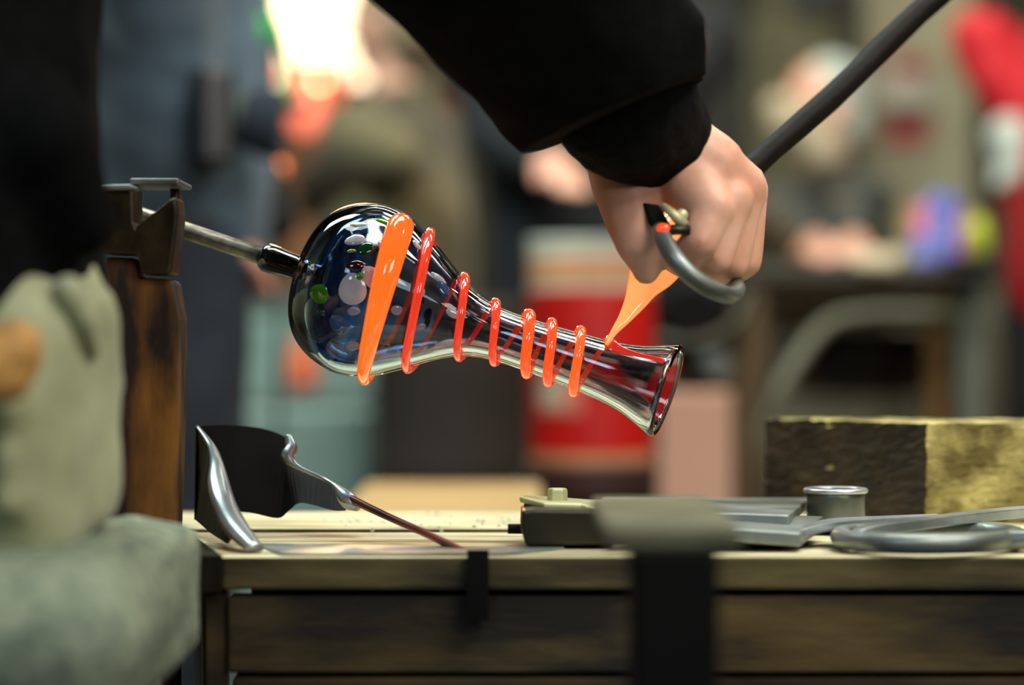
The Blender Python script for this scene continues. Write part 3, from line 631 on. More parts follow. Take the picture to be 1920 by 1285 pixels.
# trousers
tr = [('e', (-.362, 1.20, .865), (.140, .122, .090)), ('c', pel + Vector((-.09, 0, -.01)), .10, lk, .085), ('c', pel + Vector((0, .02, -.01)), .095, rk, .085), ('c', lk, .08, lf + Vector((0, 0, .03)), .06), ('c', rk, .08, rf + Vector((0, 0, .03)), .06)]
edge_ = [(150, 466, .007), (160, 560, .012), (176, 640, .015), (184, 720, .015), (172, 830, .014), (135, 940, .014)]
for (x0, y0, r0), (x1, y1, r1) in zip(edge_, edge_[1:]): tr.append(('c', P(x0, y0, 1.205), r0, P(x1, y1, 1.205), r1))
for y0 in (610, 690, 770, 850, 920): tr.append(('c', P(20, y0 + 30, 1.15), .036, P(130, y0, 1.19), .026))
for y0 in (700, 790, 880): tr.append(('c', P(10, y0 + 70, 1.108), .008, P(150, y0 - 20, 1.160), .005))
tro = blob('trousers', tr, M['khaki'], W, .006, 5, .006, .05)
tro_p = blob('pocket_fold', [('c', P(128, 545, 1.135), .008, P(158, 600, 1.140), .006), ('c', P(158, 600, 1.14), .006, P(175, 660, 1.155), .004)], M['khaki'], tro, .0025, 3)
tro_l = blob('leather_patch', [('c', P(-15, 680, 1.07), .018, P(22, 655, 1.07), .014), ('c', P(10, 700, 1.07), .014, P(40, 680, 1.075), .010)], M['patch'], tro, .003, 4, .004, .02)
tag(tro_l, 'tan leather patch on the waistband')
shoe = blob('shoe', [('c', lf + Vector((0, -.03, -.04)), .048, lf + Vector((0, .18, -.05)), .038)], M['shoe'], W, .008); shoe = blob('shoe', [('c', rf + Vector((0, -.03, -.04)), .048, rf + Vector((0, .18, -.05)), .038)], M['shoe'], W, .008)
blob('hair', [('e', hd + Vector((.008, -.015, .05)), (.082, .09, .10))], M['hair_dark'], W, .008)

# shears in the fist
se = empty('hand_shears', P(1300, 500, 1.40), 'grey steel hand shears with a curved bow handle gripped in the fist', 'shears')
lp = smoothpath([(1238, 432, 1.408, 6), (1246, 452, 1.395, 6), (1262, 480, 1.385, 6.2), (1290, 512, 1.382, 6.2), (1325, 538, 1.384, 6), (1358, 552, 1.390, 5.8), (1376, 553, 1.402, 5.2), (1384, 540, 1.43, 5), (1372, 522, 1.47, 4.5), (1340, 500, 1.49, 4)], 6)
bm = bmesh.new(); tube(bm, [P(a, b, d) for a, b, d, q_ in lp], [q_ * .9 * r for a, b, d, q_ in lp], 16); fin('bow_handle', bm, M['steel_worn'], se, smooth=True)
bm = bmesh.new(); tube(bm, [P(1236, 436, 1.400), P(1262, 431, 1.398), P(1294, 432, 1.398)], [.0028, .0032, .0026], 12); fin('catch_bar', bm, M['steel_dark'], se, smooth=True)
bm = bmesh.new(); tube(bm, [P(1242, 384, 1.403), P(1262, 402, 1.400), P(1284, 424, 1.400)], [.0018, .003, .0035], 12); fin('lever', bm, M['brass'], se, smooth=True)
bm = bmesh.new(); lathe(bm, [(0, -.002), (.0034, -.002), (.0040, 0), (.0034, .002), (0, .0025)], 16, axis=(0.1, -1, .1), origin=P(1278, 404, 1.402)); fin('pivot', bm, M['brass'], se, smooth=True)
bm = bmesh.new(); prism(bm, [P(1206, 380, 1.41), P(1236, 384, 1.408), P(1262, 430, 1.404), P(1236, 440, 1.404), P(1216, 418, 1.408)], (0, 0, 0), (0, .004, 0)); fin('blade', bm, M['steel_black'], se, bevel=.001)
bm = bmesh.new(); ellipsoid(bm, P(1244, 429, 1.397), (.0042, .003, .0032)); fin('hot_glass_bit', bm, hot('hot orange bit', (200, 60, 20), (255, 74, 16), 1.0), se, smooth=True)

# ------------------------------------------------------------------ people in the hall
def person(name, label, x, y, rot, h, skinm, top, legs, hairm, arms, lean=0.0, coat=False, extra=None, hat=None):
    """arms: two lists of (elbow, hand) given as world points"""
    k = h / 1.75; root = empty(name, (x, y, 0), label, 'person'); Mz = Matrix.Rotation(rot, 3, 'Z')
    def L(a, b, c): return Vector((x, y, 0)) + Mz @ Vector((a * k, b * k + (max(c - .9, 0) * lean), c * k))
    hdz = L(0, .02, 1.64)
    skin = [('c', L(0, 0, .95), .10 * k, L(0, 0, 1.28), .10 * k), ('c', L(0, 0, 1.36), .07 * k, L(0, .01, 1.54), .052 * k), ('e', hdz, (.073 * k, .092 * k, .112 * k), rot), ('c', L(0, .06, 1.56), .038 * k, L(0, .07, 1.56), .03 * k),
            ('c', L(0, .105, 1.635), .009 * k, L(0, .122, 1.61), .012 * k)]
    for s in (-1, 1):
        skin += [('e', L(s * .074, .005, 1.63), (.012 * k, .018 * k, .028 * k), rot), ('c', L(s * .09, 0, .92), .085 * k, L(s * .095, .01, .50), .058 * k), ('c', L(s * .095, .01, .50), .056 * k, L(s * .10, -.01, .09), .038 * k), ('c', L(s * .10, -.02, .05), .035 * k, L(s * .11, .16, .035), .03 * k),
                 ('c', L(0, 0, 1.36), .08 * k, L(s * .17, 0, 1.39), .055 * k)]
    jk_ = [('c', L(-.03, 0, .98), .14 * k, L(-.05, 0, 1.28), .135 * k), ('c', L(.03, 0, .98), .14 * k, L(.05, 0, 1.28), .135 * k), ('c', L(0, 0, 1.38), .10 * k, L(0, 0, 1.46), .068 * k)]
    for s, (el, hn) in zip((-1, 1), arms):
        shd = L(s * .18, 0, 1.38); el = Vector(el); hn = Vector(hn); d = (hn - el).normalized()
        skin += [('c', shd, .05 * k, el, .04 * k), ('c', el, .04 * k, hn, .028 * k), ('c', hn, .028 * k, hn + d * .05, .027 * k)]
        u, v = frame_of(d)
        for q in range(4):
            skin.append(('c', hn + d * .05 + u * .016 * (q - 1.5), .010, hn + d * (.115 - .012 * abs(q - 1.4)) + u * .017 * (q - 1.5) + v * .015, .008))
        skin.append(('c', hn + d * .01 + u * .02, .012, hn + d * .055 + u * .045 + v * .015, .009))
        jk_ += [('c', L(0, 0, 1.38), .105 * k, shd, .075 * k), ('c', shd, .075 * k, el, .062 * k), ('c', el, .060 * k, hn - d * .02, .042 * k)]
    if coat: jk_ += [('c', L(0, 0, .95), .165 * k, L(0, 0, .62), .175 * k), ('c', L(0, 0, 1.2), .165 * k, L(0, 0, .95), .165 * k)]
    blob('body', skin, skinm, root, .0075, 3)
    blob('coat' if coat else 'jacket', jk_, top, root, .009, 6, .016, .09)
    tl = []
    for s in (-1, 1): tl += [('c', L(s * .075, 0, .94), .11 * k, L(s * .09, .01, .50), .08 * k), ('c', L(s * .09, .01, .50), .078 * k, L(s * .10, -.01, .10), .062 * k)]
    blob('trousers', tl, legs, root, .011, 4, .01, .08)
    for s in (-1, 1): blob('shoe', [('c', L(s * .10, -.03, .045), .045 * k, L(s * .112, .17, .04), .04 * k)], M['shoe'], root, .012)
    blob('hair', [('e', L(0, -.012, 1.675), (.083 * k, .096 * k, .095 * k), rot), ('e', L(0, -.04, 1.62), (.078 * k, .07 * k, .10 * k), rot)], hairm, root, .009)
    for s in (-1, 1): eb = bmesh.new(); ellipsoid(eb, L(s * .03, .098, 1.65), (.011, .008, .008), rot); fin('eye', eb, M['shoe'], root, smooth=True)
    blob('mouth', [('c', L(-.02, .098, 1.575), .006, L(.02, .098, 1.575), .006)], M['pinkwhite'], root, .003)
    return root, L
# navy jacket, side on, camera in hands
pa, LA = person('visitor', 'person in a navy jacket with green trim seen side on, holding a black camera', -.437, 2.95, R(-80), 1.86, M['skin'], M['navy'], M['navy_dark'], M['hair_dark'],
    [(P(330, 330, 3.15), P(440, 250, 3.1)), (P(310, 330, 2.82), P(400, 425, 2.86))])
cmo = empty('photo_camera', P(450, 225, 2.95), 'black camera with a grey lens held at the navy jacket', 'camera')
bm = bmesh.new(); c = P(405, 215, 2.76); box(bm, c.x - .03, c.x + .012, c.y - .06, c.y + .06, c.z - .06, c.z + .05, .3); fin('camera_body', bm, M['black_plastic'], cmo, bevel=.008)
bm = bmesh.new(); tube(bm, [P(425, 220, 2.76), P(462, 222, 2.76)], [.028, .032], 24); fin('lens', bm, M['teal_dark'], cmo)
bm = bmesh.new(); tube(bm, [P(458, 222, 2.76), P(500, 232, 2.76), P(528, 232, 2.76)], [.033, .040, .042], 24); fin('lens_hood', bm, M['navy_dark'], cmo)
bg = empty('shoulder_bag', P(490, 390, 2.95), 'small black bag hanging below the camera by the orange light', 'bag')
blob('bag_body', [('c', P(465, 385, 2.92), .035, P(510, 410, 2.92), .032), ('c', P(490, 330, 2.92), .028, P(500, 400, 2.92), .034)], M['black_cloth'], bg, .006)
bm = bmesh.new(); tube(bm, [P(490, 330, 2.92), P(470, 240, 2.95), P(440, 100, 2.98), P(400, -60, 2.98)], .006, 8); fin('strap', bm, M['black_cloth'], bg)
bm = bmesh.new(); sp = smoothpath([(492, -10), (518, 50), (532, 110), (540, 160), (512, 190), (495, 180)], 5); tube(bm, [P(a, b, 2.88) for a, b in sp], [.005] * 5 + [.006] * 10 + [.010] * (len(sp) - 15), 10); o = fin('green_piping', bm, M['green'], pa, smooth=True); tag(o, 'green piping along the front of the jacket')
bm = bmesh.new(); ellipsoid(bm, P(478, 58, 2.86), (.018, .008, .02)); tag(fin('badge', bm, M['green'], pa, smooth=True), 'round green badge')
bm = bmesh.new(); ellipsoid(bm, P(318, 0, 2.84), (.012, .006, .012)); tag(fin('badge', bm, M['green'], pa, smooth=True), 'small green badge')
# olive coat at the furnace
person('furnace_worker', 'person in a long olive coat turned toward the glowing furnace', -.235, 4.92, R(62), 1.66, M['skin'], M['olive'], M['brown_cloth'], M['hair_brown'],
    [(P(745, 290, 4.70), P(650, 320, 4.78)), (P(740, 300, 4.92), P(655, 345, 4.95))], coat=True)
for g0, g1 in ((P(662, 316, 4.77), P(585, 340, 4.84)), (P(668, 338, 4.945), P(590, 380, 4.97))): blob('glove', [('c', g0, .042, g1, .042), ('c', g0.lerp(g1, .3), .03, g0.lerp(g1, .7) + Vector((0, 0, .05)), .02)], M['brown_cloth'], bpy.data.objects['furnace_worker'], .008)
# black coat behind the hand
person('onlooker', 'person in a black coat with one bare hand in front, behind the red tin', .135, 4.1, R(180), 1.78, M['skin'], M['black_cloth'], M['black_cloth'], M['hair_dark'],
    [(P(1180, 250, 3.98), P(1230, 150, 3.9)), (P(945, 260, 4.0), P(1025, 308, 3.88))])
# leaning at the counter
person('elder_visitor', 'grey-haired person in charcoal leaning with both hands on the counter', .70, 5.35, R(115), 1.52, M['skin'], M['grey_cloth'], M['black_cloth'], M['hair_grey'],
    [(P(1600, 390, 5.0), P(1600, 455, 4.52)), (P(1450, 400, 4.95), P(1530, 458, 4.45))], lean=.0)
o = blob('scarf', [('c', P(1510, 232, 5.16), .042, P(1545, 290, 5.16), .040), ('c', P(1462, 205, 5.16), .036, P(1470, 232, 5.16), .036)], M['cream_cloth'], bpy.data.objects['elder_visitor'], .008)
# red jacket at the right edge
person('red_visitor', 'person in a bright red jacket cut off by the frame edge', 1.11, 4.60, R(140), 1.80, M['skin'], M['red_cloth'], M['black_cloth'], M['hair_dark'],
    [(P(2290, 300, 4.7), P(2230, 430, 4.6)), (P(1842, 78, 4.62), P(1908, 232, 4.6))])
blob('white_glove', [('c', P(1895, 258, 4.58), .045, P(1912, 320, 4.58), .035), ('c', P(1880, 300, 4.57), .014, P(1872, 345, 4.57), .012)], M['white_cloth'], bpy.data.objects['red_visitor'], .006)

# ------------------------------------------------------------------ furnace
fu = empty('furnace', P(570, 642, 6.6), 'big brick furnace with a white-hot glowing mouth behind the olive coat', 'furnace')
fx0, fx1 = P(440, 0, 6.5).x, P(700, 0, 6.5).x; zs = P(0, 118, 6.5).z; zt2 = zs + .62
n_b = 0
bm = bmesh.new(); box(bm, fx0 - .35, fx0, 6.5, 7.1, 0, 2.5); fin('left_wall', bm, M['brick'], fu, bevel=.01)
bm = bmesh.new(); box(bm, fx1, fx1 + .15, 6.5, 7.1, 0, 2.5); fin('right_wall', bm, M['brick'], fu, bevel=.01)
bm = bmesh.new(); box(bm, fx0, fx1, 6.5, 7.1, zt2, 2.5); fin('lintel', bm, M['brick'], fu, bevel=.01)
bm = bmesh.new(); box(bm, fx0, fx1, 6.45, 7.1, 0, zs - .19); fin('hearth', bm, M['brick'], fu, bevel=.01)
M['whitehot'] = hot('white-hot chamber', (255, 240, 200), (255, 232, 190), 3.6, .8)
M['orangehot'] = hot('orange-hot sill', (255, 110, 60), (255, 112, 62), 1.15, .8)
bm = bmesh.new(); box(bm, fx0, fx1, 6.95, 7.0, zs, zt2); tag(fin('fire_chamber', bm, M['whitehot'], fu), 'white-hot inside of the furnace')
bm = bmesh.new(); prism(bm, [P(515, 112, 6.5), P(650, 112, 6.5), P(622, 160, 6.5), P(592, 235, 6.5), P(572, 252, 6.5), P(550, 235, 6.5), P(540, 170, 6.5)], (0, -.03, 0), (0, .3, 0)); tag(fin('hot_sill', bm, M['orangehot'], fu, bevel=.004), 'orange-hot sill below the mouth')
lf_ = area('furnace_glow_light', (-.5, 6.3, 1.75), (-.3, 3.0, 1.1), .35, .45, 26, (1.0, .55, .22))
# small lamps
bm = bmesh.new(); lc = P(600, 150, 6.3); ellipsoid(bm, lc, (.008, .008, .008)); tag(fin('pilot_flame', bm, hot('pilot glow', (255, 176, 130), (255, 176, 130), 24, .3), fu, smooth=True), 'small bright peach pilot flame')
bm = bmesh.new(); tube(bm, [lc + Vector((0, .012, -.003)), lc + Vector((.01, .08, -.05)), Vector((lc.x + .02, 6.47, zs - .22))], .005, 8); fin('pilot_pipe', bm, M['steel_dark'], fu)
sl = empty('signal_lamp', (P(522, 0, 3.35).x, 3.35, 0), 'slim standing lamp with an orange bulb above a grey-green one, beside the bag', 'lamp')
for nm, py, c_, st_ in (('orange_bulb', 315, (255, 128, 60), 1.5), ('grey_bulb', 362, (140, 160, 150), .8)):
    bm = bmesh.new(); p = P(522, py, 3.35); ellipsoid(bm, p, (.011, .011, .011)); fin(nm, bm, hot(nm + ' glow', c_, c_, st_, .3), sl, smooth=True)
p = P(522, 300, 3.365); bm = bmesh.new(); tube(bm, [p + Vector((0, .006, 0)), Vector((p.x, p.y + .006, .02))], .004, 12); fin('pole', bm, M['black_plastic'], sl)
bm = bmesh.new(); lathe(bm, [(0, 0), (.09, 0), (.09, .012), (.02, .02), (0, .02)], 32, origin=(p.x, p.y + .006, 0)); fin('base', bm, M['black_plastic'], sl)

# ------------------------------------------------------------------ left background: steps, drum, cabinet
st = empty('metal_steps', P(520, 900, 4.1) * 1, 'teal-grey stepped sheet-metal platform behind the vase bulb', 'steps'); st.location.z = 0
def P2(x0, x1, y0, y1, d): a = P(x0, y1, d); b = P(x1, y0, d); return a.x, b.x, a.z, b.z
def bbox(name, x0, x1, y0, y1, d, dep, m, parent=None, bev=.006, z0=None):
    a, b, c, e = P2(x0, x1, y0, y1, d); bm = bmesh.new(); box(bm, a, b, d, d + dep, c if z0 is None else z0, e); return fin(name, bm, m, parent, bevel=bev)
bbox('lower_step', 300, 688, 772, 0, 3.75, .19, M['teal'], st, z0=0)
bbox('step_shade_band', 310, 684, 735, 0, 4.11-.16, .16, M['teal_dark'], st, z0=0)  # darker colour paints the shade of the recess between the steps
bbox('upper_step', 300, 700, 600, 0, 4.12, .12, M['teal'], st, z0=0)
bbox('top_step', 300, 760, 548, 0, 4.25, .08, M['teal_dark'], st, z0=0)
oc = empty('orange_jug', P(565, 735, 3.9), 'small glowing-orange enamel jug on the teal steps', 'jug')
bm = bmesh.new(); c = P(566, 735, 4.03); c.z = P(0, 735, 3.95).z + .001; lathe(bm, [(0, 0), (.022, 0), (.024, .02), (.022, .06), (.015, .075), (.017, .085), (.014, .085), (.012, .074), (.0, .070)], 24, origin=c); fin('jug_body', bm, M['orange_plastic'], oc, smooth=True)
bm = bmesh.new(); tube(bm, [c + Vector((.021, 0, .06)), c + Vector((.036, 0, .05)), c + Vector((.034, 0, .03)), c + Vector((.022, 0, .02))], .003, 8); fin('handle', bm, M['orange_plastic'], oc)
dr = empty('steel_drum', P(850, 642, 3.5), 'sooty dark brown drum standing behind the vase neck', 'drum')
c = P(852, 900, 3.62); c.y = 3.62; rr = 158 / F * 3.5; bm = bmesh.new(); ztd = P(0, 560, 3.5).z
lathe(bm, [(0, 0), (rr, 0), (rr * 1.01, .02), (rr, .04), (rr, .3), (rr * 1.03, .32), (rr, .34), (rr, ztd - .28), (rr * 1.03, ztd - .26), (rr, ztd - .24), (rr, ztd - .02), (rr * 1.02, ztd), (rr * .96, ztd), (rr * .96, ztd - .02), (0, ztd - .02)], 48, origin=(c.x, c.y, 0)); fin('drum_shell', bm, M['drum'], dr, smooth=True)
cb = empty('equipment_cabinet', P(880, 642, 4.8), 'tall dark olive equipment cabinet between olive coat and black coat', 'cabinet'); cb.location.z = 0
bbox('cabinet_body', 775, 990, 285, 0, 5.2, .4, M['cabinet'], cb, z0=0)
bbox('door', 782, 858, 300, 700, 5.18, .02, M['cabinet'], cb); bbox('door', 868, 984, 300, 700, 5.18, .02, M['cabinet'], cb)
bbox('handle', 850, 856, 420, 470, 5.16, .02, M['steel_dark'], cb, .001); bbox('handle', 870, 876, 420, 470, 5.16, .02, M['steel_dark'], cb, .001)
tb = empty('low_table', P(800, 950, 2.2), 'tan wooden side table just behind the bench', 'table'); tb.location.z = 0
zt3 = .9 - (905 - 642.5) / F * 2.6
for i in range(3):
    y0 = 1.96 + i * .215; bm = bmesh.new(); box(bm, -.155, .03, y0, y0 + .212, zt3 - .02, zt3); fin('plank', bm, M['tan'], tb, bevel=.002)
for x, y in ((-.15, 1.97), (-.01, 1.97), (-.15, 2.56), (-.01, 2.56)):
    bm = bmesh.new(); box(bm, x, x + .035, y, y + .035, 0, zt3 - .02); fin('leg', bm, M['tan'], tb)

# posts and panels on the back wall
def post_thing(name, label, cat, x0, x1, y0, d, dep, m, ytop=-700):
    e_ = empty(name, (P((x0 + x1) / 2, 0, d).x, d + dep / 2, 0), label, cat)
    a, b, _, zt_ = P2(x0, x1, ytop, 900, d); bm = bmesh.new(); box(bm, a, b, d, d + dep, 0.012, min(zt_, 3.6)); fin('shaft', bm, m, e_, bevel=.006)
    bm = bmesh.new(); box(bm, a - .02, b + .02, d - .02, d + dep + .02, 0, .012); fin('foot_plate', bm, m, e_); return e_
post_thing('steel_column', 'red-brown steel column left of the black sleeve', 'column', 835, 890, 0, 6.3, .1, M['brown_post'])
post_thing('steel_column', 'grey-olive steel column right of the red-brown one', 'column', 905, 985, 0, 6.5, .1, M['olive_post'])
post_thing('steel_column', 'wide olive-brown column just right of the olive coat', 'column', 745, 815, 0, 6.2, .1, M['olive_post'])
post_thing('steel_column', 'near-black broad column right of the black sleeve', 'column', 1290, 1405, 0, 6.0, .12, M['dark_post'])
post_thing('steel_column', 'pale olive column left of the grey-haired person', 'column', 1428, 1476, 0, 6.3, .08, M['olive_post'])
post_thing('steel_column', 'dark column between grey-haired person and locker', 'column', 1588, 1616, 0, 5.8, .1, M['dark_post'])
wp = empty('window_frame_panel', P(1540, 20, 6.9), 'olive wall panel with a black opening above the grey-haired person', 'panel')
bbox('panel_sheet', 1400, 1700, 30, 420, 7.0, .05, M['olive_post'], wp)
bbox('opening', 1490, 1585, -120, 28, 6.98, .05, M['black_plastic'], wp)
lk_ = empty('locker', P(1720, 642, 6.0), 'tall grey-beige metal locker with red-lettered notices on its front', 'locker'); lk_.location.z = 0
bbox('locker_body', 1618, 1830, -250, 0, 6.0, .45, M['greybeige'], lk_, z0=0)
bbox('door', 1624, 1722, -240, 560, 5.985, .014, M['greybeige'], lk_, .003); bbox('door', 1727, 1824, -240, 560, 5.985, .014, M['greybeige'], lk_, .003)
s1 = empty('notice', P(1700, 240, 5.97), 'dark and red notice lower on the locker', 'sign')
bbox('sheet', 1658, 1745, 205, 268, 5.975, .006, M['sign_red'], s1, 0); bbox('dark_band', 1660, 1743, 205, 230, 5.970, .004, M['sign_dark'], s1, 0)
s2 = empty('notice', P(1715, 160, 5.97), 'pale notice with dark red heading higher on the locker', 'sign')
bbox('sheet', 1640, 1745, 105, 198, 5.975, .006, M['sign_pale'], s2, 0); bbox('heading', 1675, 1745, 108, 138, 5.970, .004, M['sign_red'], s2, 0)
dl = post_thing('locker_side_post', 'dark narrow post at the right side of the locker', 'post', 1846, 1874, 0, 6.0, .08, M['dark_post'])
# ------------------------------------------------------------------ red tin on its stand
tn = empty('red_tin', P(1108, 868, 3.05), 'big red tin with a cream upper band and pale label behind the vase mouth', 'tin')
c = P(1108, 868, 3.1); rr = 118 / F * 3.1; ht = (868 - 448) / F * 3.1
def ringband(name, z0, z1, r0, m, cap=False):
    bm = bmesh.new(); prof = [(0, z0), (r0, z0), (r0, z1), (0, z1)]; lathe(bm, prof, 48, origin=c); o = fin(name, bm, m, tn, bevel=.001); return o
ringband('tin_body', 0.0, ht * .765, rr, M['red_paint'])
ringband('cream_band', ht * .765, ht * .97, rr, M['cream_paint'])
ringband('peach_band', ht * .80, ht * .90, rr * 1.003, M['peach_paint'])
ringband('foot_band', 0.0, ht * .05, rr * 1.004, M['peach_paint'])
ringband('lid', ht * .97, ht, rr * 1.02, M['white_cloth'])
def decal(name, a0, a1, z0, z1, m):
    bm = bmesh.new(); n = 10; vs = []
    for k in range(n + 1):
        t = a0 + (a1 - a0) * k / n; p = c + Vector((math.sin(t), -math.cos(t), 0)) * (rr + .0006)
        q = p + Vector((math.sin(t), -math.cos(t), 0)) * .0012
        vs.append([bm.verts.new(p + Vector((0, 0, z0))), bm.verts.new(q + Vector((0, 0, z0))), bm.verts.new(q + Vector((0, 0, z1))), bm.verts.new(p + Vector((0, 0, z1)))])
    for a, b in zip(vs, vs[1:]):
        for k in range(4): bm.faces.new((a[k], a[(k + 1) % 4], b[(k + 1) % 4], b[k]))
    bm.faces.new(vs[0]); bm.faces.new(vs[-1][::-1]); return fin(name, bm, m, tn)
tag(decal('pale_label', -1.0, -.15, ht * .22, ht * .42, M['pinkwhite']), 'blurred pale label'); tag(decal('white_label', -.95, -.45, ht * .26, ht * .40, M['cream_paint']), 'blurred white lettering patch')
sd = empty('tin_stand', P(1108, 900, 3.1), 'dark red-brown iron stand under the red tin', 'stand'); sd.location.z = 0
zb = c.z; bm = bmesh.new(); lathe(bm, [(0, zb - .05), (rr * 1.0, zb - .05), (rr * 1.06, zb - .03), (rr * 1.06, zb - .002), (0, zb - .002)], 40, origin=(c.x, c.y, 0)); fin('table_disc', bm, M['redbrown'], sd, bevel=.002)
bm = bmesh.new(); lathe(bm, [(0, .02), (.03, .02), (.03, zb - .05), (0, zb - .05)], 24, origin=(c.x, c.y, 0)); fin('column', bm, M['redbrown'], sd)
bm = bmesh.new(); lathe(bm, [(0, 0), (.13, 0), (.13, .02), (0, .02)], 32, origin=(c.x, c.y, 0)); fin('foot', bm, M['redbrown'], sd)
bm = bmesh.new(); ellipsoid(bm, (c.x - rr * .95, c.y - .02, zb - .02), (.012, .012, .014)); fin('knob', bm, M['steel_worn'], sd, smooth=True)
# beige board and the pump with valves above it
bb = empty('beige_board', (P(1305, 0, 3.3).x, 3.3, 0), 'pinkish beige upright board right of the red tin', 'board')
bbox('board', 1238, 1372, 735, 0, 3.3, .03, M['beige'], bb, .004, z0=.02); bbox('foot_rail', 1220, 1400, 1300, 0, 3.27, .09, M['beige'], bb, .002, z0=0) if False else None
bm = bmesh.new(); box(bm, P(1225, 0, 3.3).x, P(1390, 0, 3.3).x, 3.24, 3.40, 0, .02); fin('foot', bm, M['beige'], bb)
pu = empty('pump', (P(1320, 0, 3.5).x, 3.5, 0), 'brown-grey pump with round valves above the beige board', 'pump')
bbox('housing', 1235, 1420, 590, 0, 3.42, .2, M['frame_brown'], pu, .02, z0=0)
bm = bmesh.new(); lathe(bm, [(0, 0), (.05, 0), (.055, .03), (.04, .05), (0, .05)], 32, axis=(0, -1, 0), origin=P(1295, 590, 3.42)); fin('dark_valve', bm, M['steel_black'], pu, bevel=.003)
bm = bmesh.new(); lathe(bm, [(0, 0), (.022, 0), (.024, .03), (.015, .045), (0, .045)], 32, axis=(0, -1, 0), origin=P(1340, 690, 3.40)); fin('grey_valve', bm, M['steel_worn'], pu, bevel=.003)
bm = bmesh.new(); sp = smoothpath([(1235, 640, 3.36), (1300, 650, 3.34), (1370, 620, 3.36), (1400, 560, 3.4)], 6); tube(bm, [P(*p) for p in sp], .014, 14); fin('feed_pipe', bm, M['steel_dark'], pu, smooth=True)
ppost = post_thing('frame_post', 'brown steel post between beige board and curved hose', 'post', 1385, 1435, 0, 3.7, .04, M['frame_brown'], ytop=545)

# ------------------------------------------------------------------ counter at the right and what is on and under it
ct = empty('counter', (.62, 4.1, 0), 'dark steel-topped counter the visitors lean on', 'counter')
zc = P(0, 494, 3.8).z; xa, xb = P(1392, 0, 3.8).x, P(1872, 0, 3.8).x
bm = bmesh.new(); box(bm, xa, xb, 3.8, 4.62, zc - .026, zc); fin('counter_top', bm, M['counter'], ct, bevel=.004)
bm = bmesh.new(); box(bm, xa, P(1745, 0, 3.84).x, 3.83, 3.86, zc - .055, zc - .027); fin('apron', bm, M['frame_brown'], ct, bevel=.002)
def legb(x0, x1, d, m, name='leg'):
    a, b, _, _ = P2(x0, x1, 0, 1, d); bm = bmesh.new(); box(bm, a, b, d, d + .05, 0, zc - .027); return fin(name, bm, m, ct, bevel=.003)
legb(1738, 1776, 3.87, M['ochre']); legb(1795, 1850, 3.9, M['grey_leg']); legb(1400, 1450, 3.87, M['frame_brown']); legb(1430, 1460, 4.5, M['frame_brown']); legb(1810, 1850, 4.55, M['ochre'])
bbox('side_plank', 1772, 1800, 660, 0, 3.95, .03, M['brown_post'], ct, z0=0)
bbox('cross_rail', 1450, 1740, 590, 612, 3.88, .03, M['frame_brown'], ct)
cr = empty('wooden_crate', (P(1640, 0, 4.1).x, 4.2, 0), 'dark brown crate under the counter behind the hose', 'crate')
zcr = P(0, 725, 4.1).z
for i, (a_, b_) in enumerate(((618, 652), (655, 690), (693, 728))): bbox('slat', 1545 - i * 14, 1738, a_, b_, 4.1, .015, M['shelf_dark'], cr, .002)
bbox('crate_side', 1540, 1560, 620, 728, 4.116, .34, M['shelf_dark'], cr, .002); bbox('crate_side', 1715, 1735, 620, 728, 4.116, .34, M['shelf_dark'], cr, .002); bbox('crate_bottom', 1540, 1735, 729, 738, 4.1, .36, M['shelf_dark'], cr, .002)
cs = empty('crate_stand', (P(1640, 0, 4.1).x, 4.2, 0), 'grey-beige box base under the dark crate', 'box')
zz = P(0, 738, 4.1).z; bbox('box_front', 1450, 1660, 740, 0, 4.08, .38, M['greybeige'], cs, .004, z0=0); bbox('box_wing', 1664, 1742, 740, 0, 4.09, .36, M['greybeige'], cs, .004, z0=0)
bn = empty('dark_opening_fill', (P(1505, 0, 4.2).x, 4.2, 0), 'round black stand-in for the dark opening under the counter left of the crate', 'bin')
c2 = P(1500, 625, 4.0); bm = bmesh.new(); lathe(bm, [(0, 0), (.040, 0), (.046, .07), (.048, .085), (0, .085)], 32, origin=c2); fin('opening_fill_body', bm, M['black_plastic'], bn, bevel=.002)  # black shape put in for a dark opening under the counter
bm = bmesh.new(); lathe(bm, [(.0, zc), (.0, zc)], 4) if False else box(bm, c2.x - .004, c2.x + .004, 4.0, 4.008, c2.z + .085, zc - .027); fin('hanger', bm, M['steel_dark'], bn)
d2 = empty('dark_opening_block', P(1650, 560, 4.2), 'black block standing in for the dark opening beneath the counter top', 'box'); a, b, z0_, z1_ = P2(1600, 1730, 535, 582, 4.15)
bm = bmesh.new(); box(bm, a, b, 4.15, 4.35, z0_, zc - .028); fin('opening_block_body', bm, M['shelf_dark'], d2, bevel=.004); bbox('latch', 1655, 1672, 552, 566, 4.142, .008, M['steel_dark'], d2, .001)  # dark block put in for the shaded opening below the top
hs = bmesh.new(); sp = smoothpath([(1395, 1000, 3.6), (1405, 880, 3.6), (1428, 800, 3.62), (1480, 700, 3.65), (1540, 618, 3.72), (1610, 592, 3.76), (1745, 588, 3.80), (1790, 590, 3.84)], 8)
hp = [P(*p) for p in sp]; hp.insert(0, Vector((hp[0].x, hp[0].y, .02))); tube(hs, hp, .0125, 16); o = fin('rubber_hose', hs, M['hose'], smooth=True); tag(o, 'thick grey-olive hose curving up under the counter', 'hose')
# pale panel beyond the right leg
pp = empty('pale_panel', (P(1950, 0, 4.9).x, 4.9, 0), 'pale greenish white panel at the right edge beyond the counter leg', 'panel')
bbox('panel_sheet', 1845, 2150, 540, 0, 5.6, .03, M['pale_wall'], pp, z0=.0); bbox('top_rail', 1845, 2150, 520, 545, 5.57, .06, M['greybeige'], pp)

